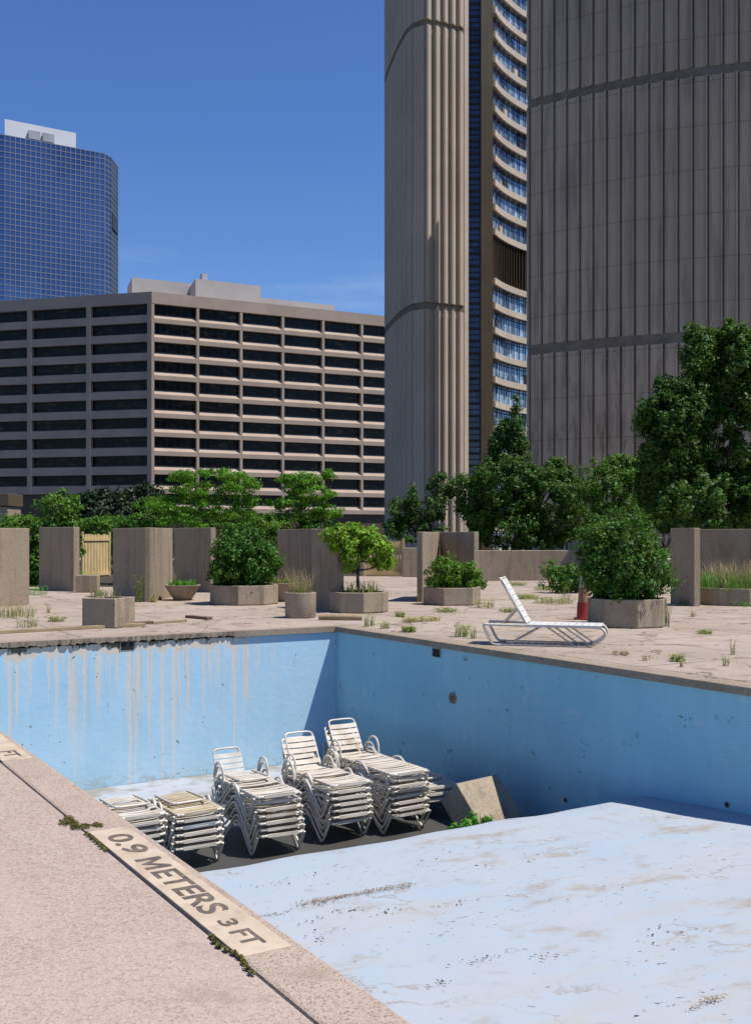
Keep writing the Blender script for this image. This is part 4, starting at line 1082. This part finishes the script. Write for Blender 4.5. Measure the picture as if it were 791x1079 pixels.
UM = .75      # the tower plans below are drawn in units of 0.75 m
GT = CAMH+(GZ-.3-CAMH)/UM   # street level in those units
def right_tower():
    c0 = W(34.8*UM, 142*UM); root = empty('concrete_tower', (c0[0], c0[1], GZ))
    tag(root, 'huge grey ribbed concrete tower wall filling the upper right', 'building')
    def loc(r, t, z): X, Y = W(r*UM, t*UM); return Vector((X-c0[0], Y-c0[1], CAMH+(z-CAMH)*UM-GZ))
    A, B, E_ = (21.3, 150.), (34.8, 142.2), (48.2, 137.7)
    ax, ay = A; bx, by = B; cx, cy = E_
    d = 2*(ax*(by-cy)+bx*(cy-ay)+cx*(ay-by))
    ux = ((ax*ax+ay*ay)*(by-cy)+(bx*bx+by*by)*(cy-ay)+(cx*cx+cy*cy)*(ay-by))/d
    uy = ((ax*ax+ay*ay)*(cx-bx)+(bx*bx+by*by)*(ax-cx)+(cx*cx+cy*cy)*(bx-ax))/d
    R = math.hypot(ax-ux, ay-uy); t0 = math.atan2(ay-uy, ax-ux); t1 = math.atan2(cy-uy, cx-ux)
    if t1 < t0: t1 += 2*math.pi
    st = (t1-t0)/16; ang = [t0+st*i for i in range(26)]
    path = [(ux+R*math.cos(a), uy+R*math.sin(a)) for a in ang]
    top = 92.; H = lambda z: CAMH+(z-CAMH)*UM-GZ
    bands = [(ZH(374.5, 150), ZH(364, 150)), (ZH(114.5, 150), ZH(105.5, 150))]
    ribbed(root, loc, path, GT, top, bands, 1.83, .42, 'tower_grey', .20, fin=True)
    inner = [(23.2, 161.7)]+[(ux+(R-15)*math.cos(a), uy+(R-15)*math.sin(a)) for a in ang[6:]]
    q = [(ux+(R-.75)*math.cos(a), uy+(R-.75)*math.sin(a)) for a in ang]+inner[::-1]
    MB().prism([tuple(loc(a, b, 0)[:2]) for a, b in q], 0.05, H(78.8)).build('core', 'tower_grey', root)
right_tower()

def left_tower():
    c0 = W(12*UM, 172*UM); root = empty('city_hall_tower', (c0[0], c0[1], GZ))
    tag(root, 'slender fluted concrete tower with a curved inner wall of blue windows', 'building')
    def loc(r, t, z): X, Y = W(r*UM, t*UM); return Vector((X-c0[0], Y-c0[1], CAMH+(z-CAMH)*UM-GZ))
    top = 100.; H = lambda z: CAMH+(z-CAMH)*UM-GZ
    shade = [(4.5, 200), (1.9, 192), (1.75, 187), (2.15, 183.4), (3.0, 178), (4.0, 172.5), (5.1, 167.9), (6.2, 165.8), (7.6, 165.1)]
    lit = [(7.6, 165.1), (9.6, 165.7), (11.8, 166.8), (13.9, 168)]
    bands = [(ZH(325.5, 165), ZH(318, 165)), (ZH(26, 165), ZH(20, 165))]
    ribbed(root, loc, shade, GT, top, bands, 2.3, .22, 'tower', .25)
    ribbed(root, loc, lit, GT, top, bands, 1.28, .62, 'tower', .3, True)
    q = shade[1:]+lit[1:]+[(14.3, 170.6), (18.6, 170.8), (18.6, 173.2), (24.6, 184.4), (32, 190.6), (30, 200), (5, 200)]
    MB().prism([tuple(loc(a, b, 0)[:2]) for a, b in [(r+.05, t+.35) for r, t in q]], .05, H(top-.3)).build('core', 'tower', root)
    # pale corner strip beside the glass slot
    q = [(13.9, 167.9), (14.6, 168.4), (14.5, 171.2), (13.9, 171.2)]
    MB().prism([tuple(loc(a, b, 0)[:2]) for a, b in q], .02, H(top)).build('corner_pier', 'ledge', root)
    q = [(14.61, 169.9), (16.6, 169.9), (16.6, 170.9), (14.61, 170.9)]
    sl = MB().prism([tuple(loc(a, b, 0)[:2]) for a, b in q], .02, H(top-.1)).build('glass_slot', 'glass_slot', root)
    tr = MB(); rz = -YAW
    fl = 3.96
    z = -5.0
    while z < top-1:
        for dz, h in ((0, .42), (1.0, .14), (2.0, .42), (3.0, .14)): tr.box(loc(15.6, 169.86, z+dz), (2.0*UM, .12, h*UM), rz)
        z += fl
    tr.build('glazing_bar', 'glazing_bar', sl)  # horizontal transoms across the slot glass
    q = [(16.6, 168.6), (18.45, 168.9), (18.45, 172.4), (16.6, 171)]
    MB().prism([tuple(loc(a, b, 0)[:2]) for a, b in q], .02, H(top-.05)).build('bronze_column', 'column', root)
    arc = [(18.5, 172.2), (19.2, 173.8), (20.0, 175.4), (20.9, 176.95), (21.9, 178.45), (22.95, 179.9), (24.05, 181.3), (25.25, 182.6), (26.5, 183.85), (27.9, 185.0), (29.5, 186.3), (31.5, 187.6)]
    def off(o):
        out = []
        for i, p in enumerate(arc):
            a = arc[max(i-1, 0)]; b = arc[min(i+1, len(arc)-1)]; d = Vector((b[0]-a[0], b[1]-a[1], 0)).normalized()
            out.append((p[0]+d.y*o, p[1]-d.x*o))
        return out
    out_, mid_, in_ = off(.75), off(.28), off(.06)
    ZL = 42.8
    def strip(mb, pa, pb, z0, z1):
        k = len(pa); vs = []
        for a, b in zip(pa, pb): vs += [loc(a[0], a[1], z0), loc(a[0], a[1], z1), loc(b[0], b[1], z1), loc(b[0], b[1], z0)]
        fs = []
        for i in range(k-1):
            p, q_ = i*4, i*4+4
            fs += [(p+j, p+(j+1) % 4, q_+(j+1) % 4, q_+j) for j in range(4)]
        fs += [(0, 1, 2, 3), ((k-1)*4+3, (k-1)*4+2, (k-1)*4+1, (k-1)*4)]
        mb.add(vs, fs); return mb
    zero = off(-.1)
    kmin, kmax = -11, 16
    for k in range(kmin, kmax):
        z = ZL+k*fl
        if k != 1: strip(MB(), out_, zero, z-.58, z+.42).build('ledge', 'ledge', root)
        if k in (0, 1): continue
        w = strip(MB(), in_, zero, z+.42, z+fl-.58).build('window', 'glass_hall', root)
        mu = MB()
        for i in range(len(arc)):
            for j in (0,):
                a = mid_[i]; b = mid_[min(i+1, len(arc)-1)]; x, y = a[0]+(b[0]-a[0])*j, a[1]+(b[1]-a[1])*j
                mu.box(loc(x, y, z+fl/2-.08), (.15*UM, .2*UM, (fl-1.0)*UM), rz)
        strip(mu, off(.2), in_, z+fl-1.15, z+fl-1.05)
        mu.build('frame', 'glazing_bar', w)
        if random.random() < .7:
            i = random.randrange(0, len(arc)-3); bl = MB(); strip(bl, off(.1)[i:i+2], in_[i:i+2], z+.6, z+2.2); bl.build('blind', 'ledge' if random.random() < .25 else 'glazing_bar', w)
    lv = strip(MB(), in_, zero, ZL+.42, ZL+2*fl-.58).build('louvre', 'louvre', root)
    mu = MB()
    for i in range(len(arc)):
        for j in (0, .5):
            a = mid_[i]; b = mid_[min(i+1, len(arc)-1)]; x, y = a[0]+(b[0]-a[0])*j, a[1]+(b[1]-a[1])*j
            mu.box(loc(x, y, ZL+fl-.08), (.16*UM, .5*UM, (2*fl-1.0)*UM), rz)
    mu.build('fin', 'column', lv)
left_tower()

# ================================================================== CAMERA, LIGHT, SKY
cam = bpy.data.objects.new('camera', bpy.data.cameras.new('camera')); C.objects.link(cam); S.camera = cam
cam.location = (0, 0, CAMH); cam.rotation_euler = (math.pi/2, 0, -YAW)
cam.data.sensor_fit = 'HORIZONTAL'; cam.data.sensor_width = 36; cam.data.lens = 36*F/791
cam.data.shift_y = (HOR-539.5)/791
cam.data.clip_start = .1; cam.data.clip_end = 6000
sd = Vector((.337, -.36, 1.0)).normalized()
sun = bpy.data.objects.new('sun', bpy.data.lights.new('sun', 'SUN')); C.objects.link(sun)
sun.data.energy = 5.0; sun.data.angle = math.radians(.55); sun.data.color = (1, .955, .89)
sun.rotation_euler = sd.to_track_quat('Z', 'Y').to_euler()
w = bpy.data.worlds.new('World'); S.world = w; w.use_nodes = True
nt = w.node_tree; bg = nt.nodes['Background']
sky = nt.nodes.new('ShaderNodeTexSky'); sky.sky_type = 'NISHITA'; sky.sun_disc = False
sky.sun_elevation = math.asin(sd.z); sky.sun_rotation = math.atan2(sd.x, sd.y)
sky.altitude = 100; sky.air_density = 1.0; sky.dust_density = .1; sky.ozone_density = 6.0
hs = nt.nodes.new('ShaderNodeHueSaturation'); hs.inputs['Hue'].default_value = .511; hs.inputs['Saturation'].default_value = 1.16; hs.inputs['Value'].default_value = .98
nt.links.new(sky.outputs[0], hs.inputs['Color'])
k = NB(nt); gv = k.n('ShaderNodeTexCoord').outputs['Generated']
wisp = k.noise(k.scale(gv, (2.2, 2.2, 16)), 2.4, 6, .6)
el = k.sep(gv)[2]
am = k.m('MULTIPLY', k.ramp(wisp, .50, .75, 0, .09), k.m('MULTIPLY', k.ramp(el, .19, .215), k.ramp(el, .265, .235)))
nt.links.new(k.mix(am, hs.outputs[0], (6.5, 6.9, 7.6)), bg.inputs[0]); bg.inputs[1].default_value = .112
S.view_settings.view_transform = 'Standard'; S.view_settings.look = 'None'
S.view_settings.exposure = 0.3; S.view_settings.gamma = 1.0; S.view_settings.use_curve_mapping = False
S.render.engine = 'CYCLES'
S.cycles.max_bounces = 6; S.cycles.transparent_max_bounces = 4
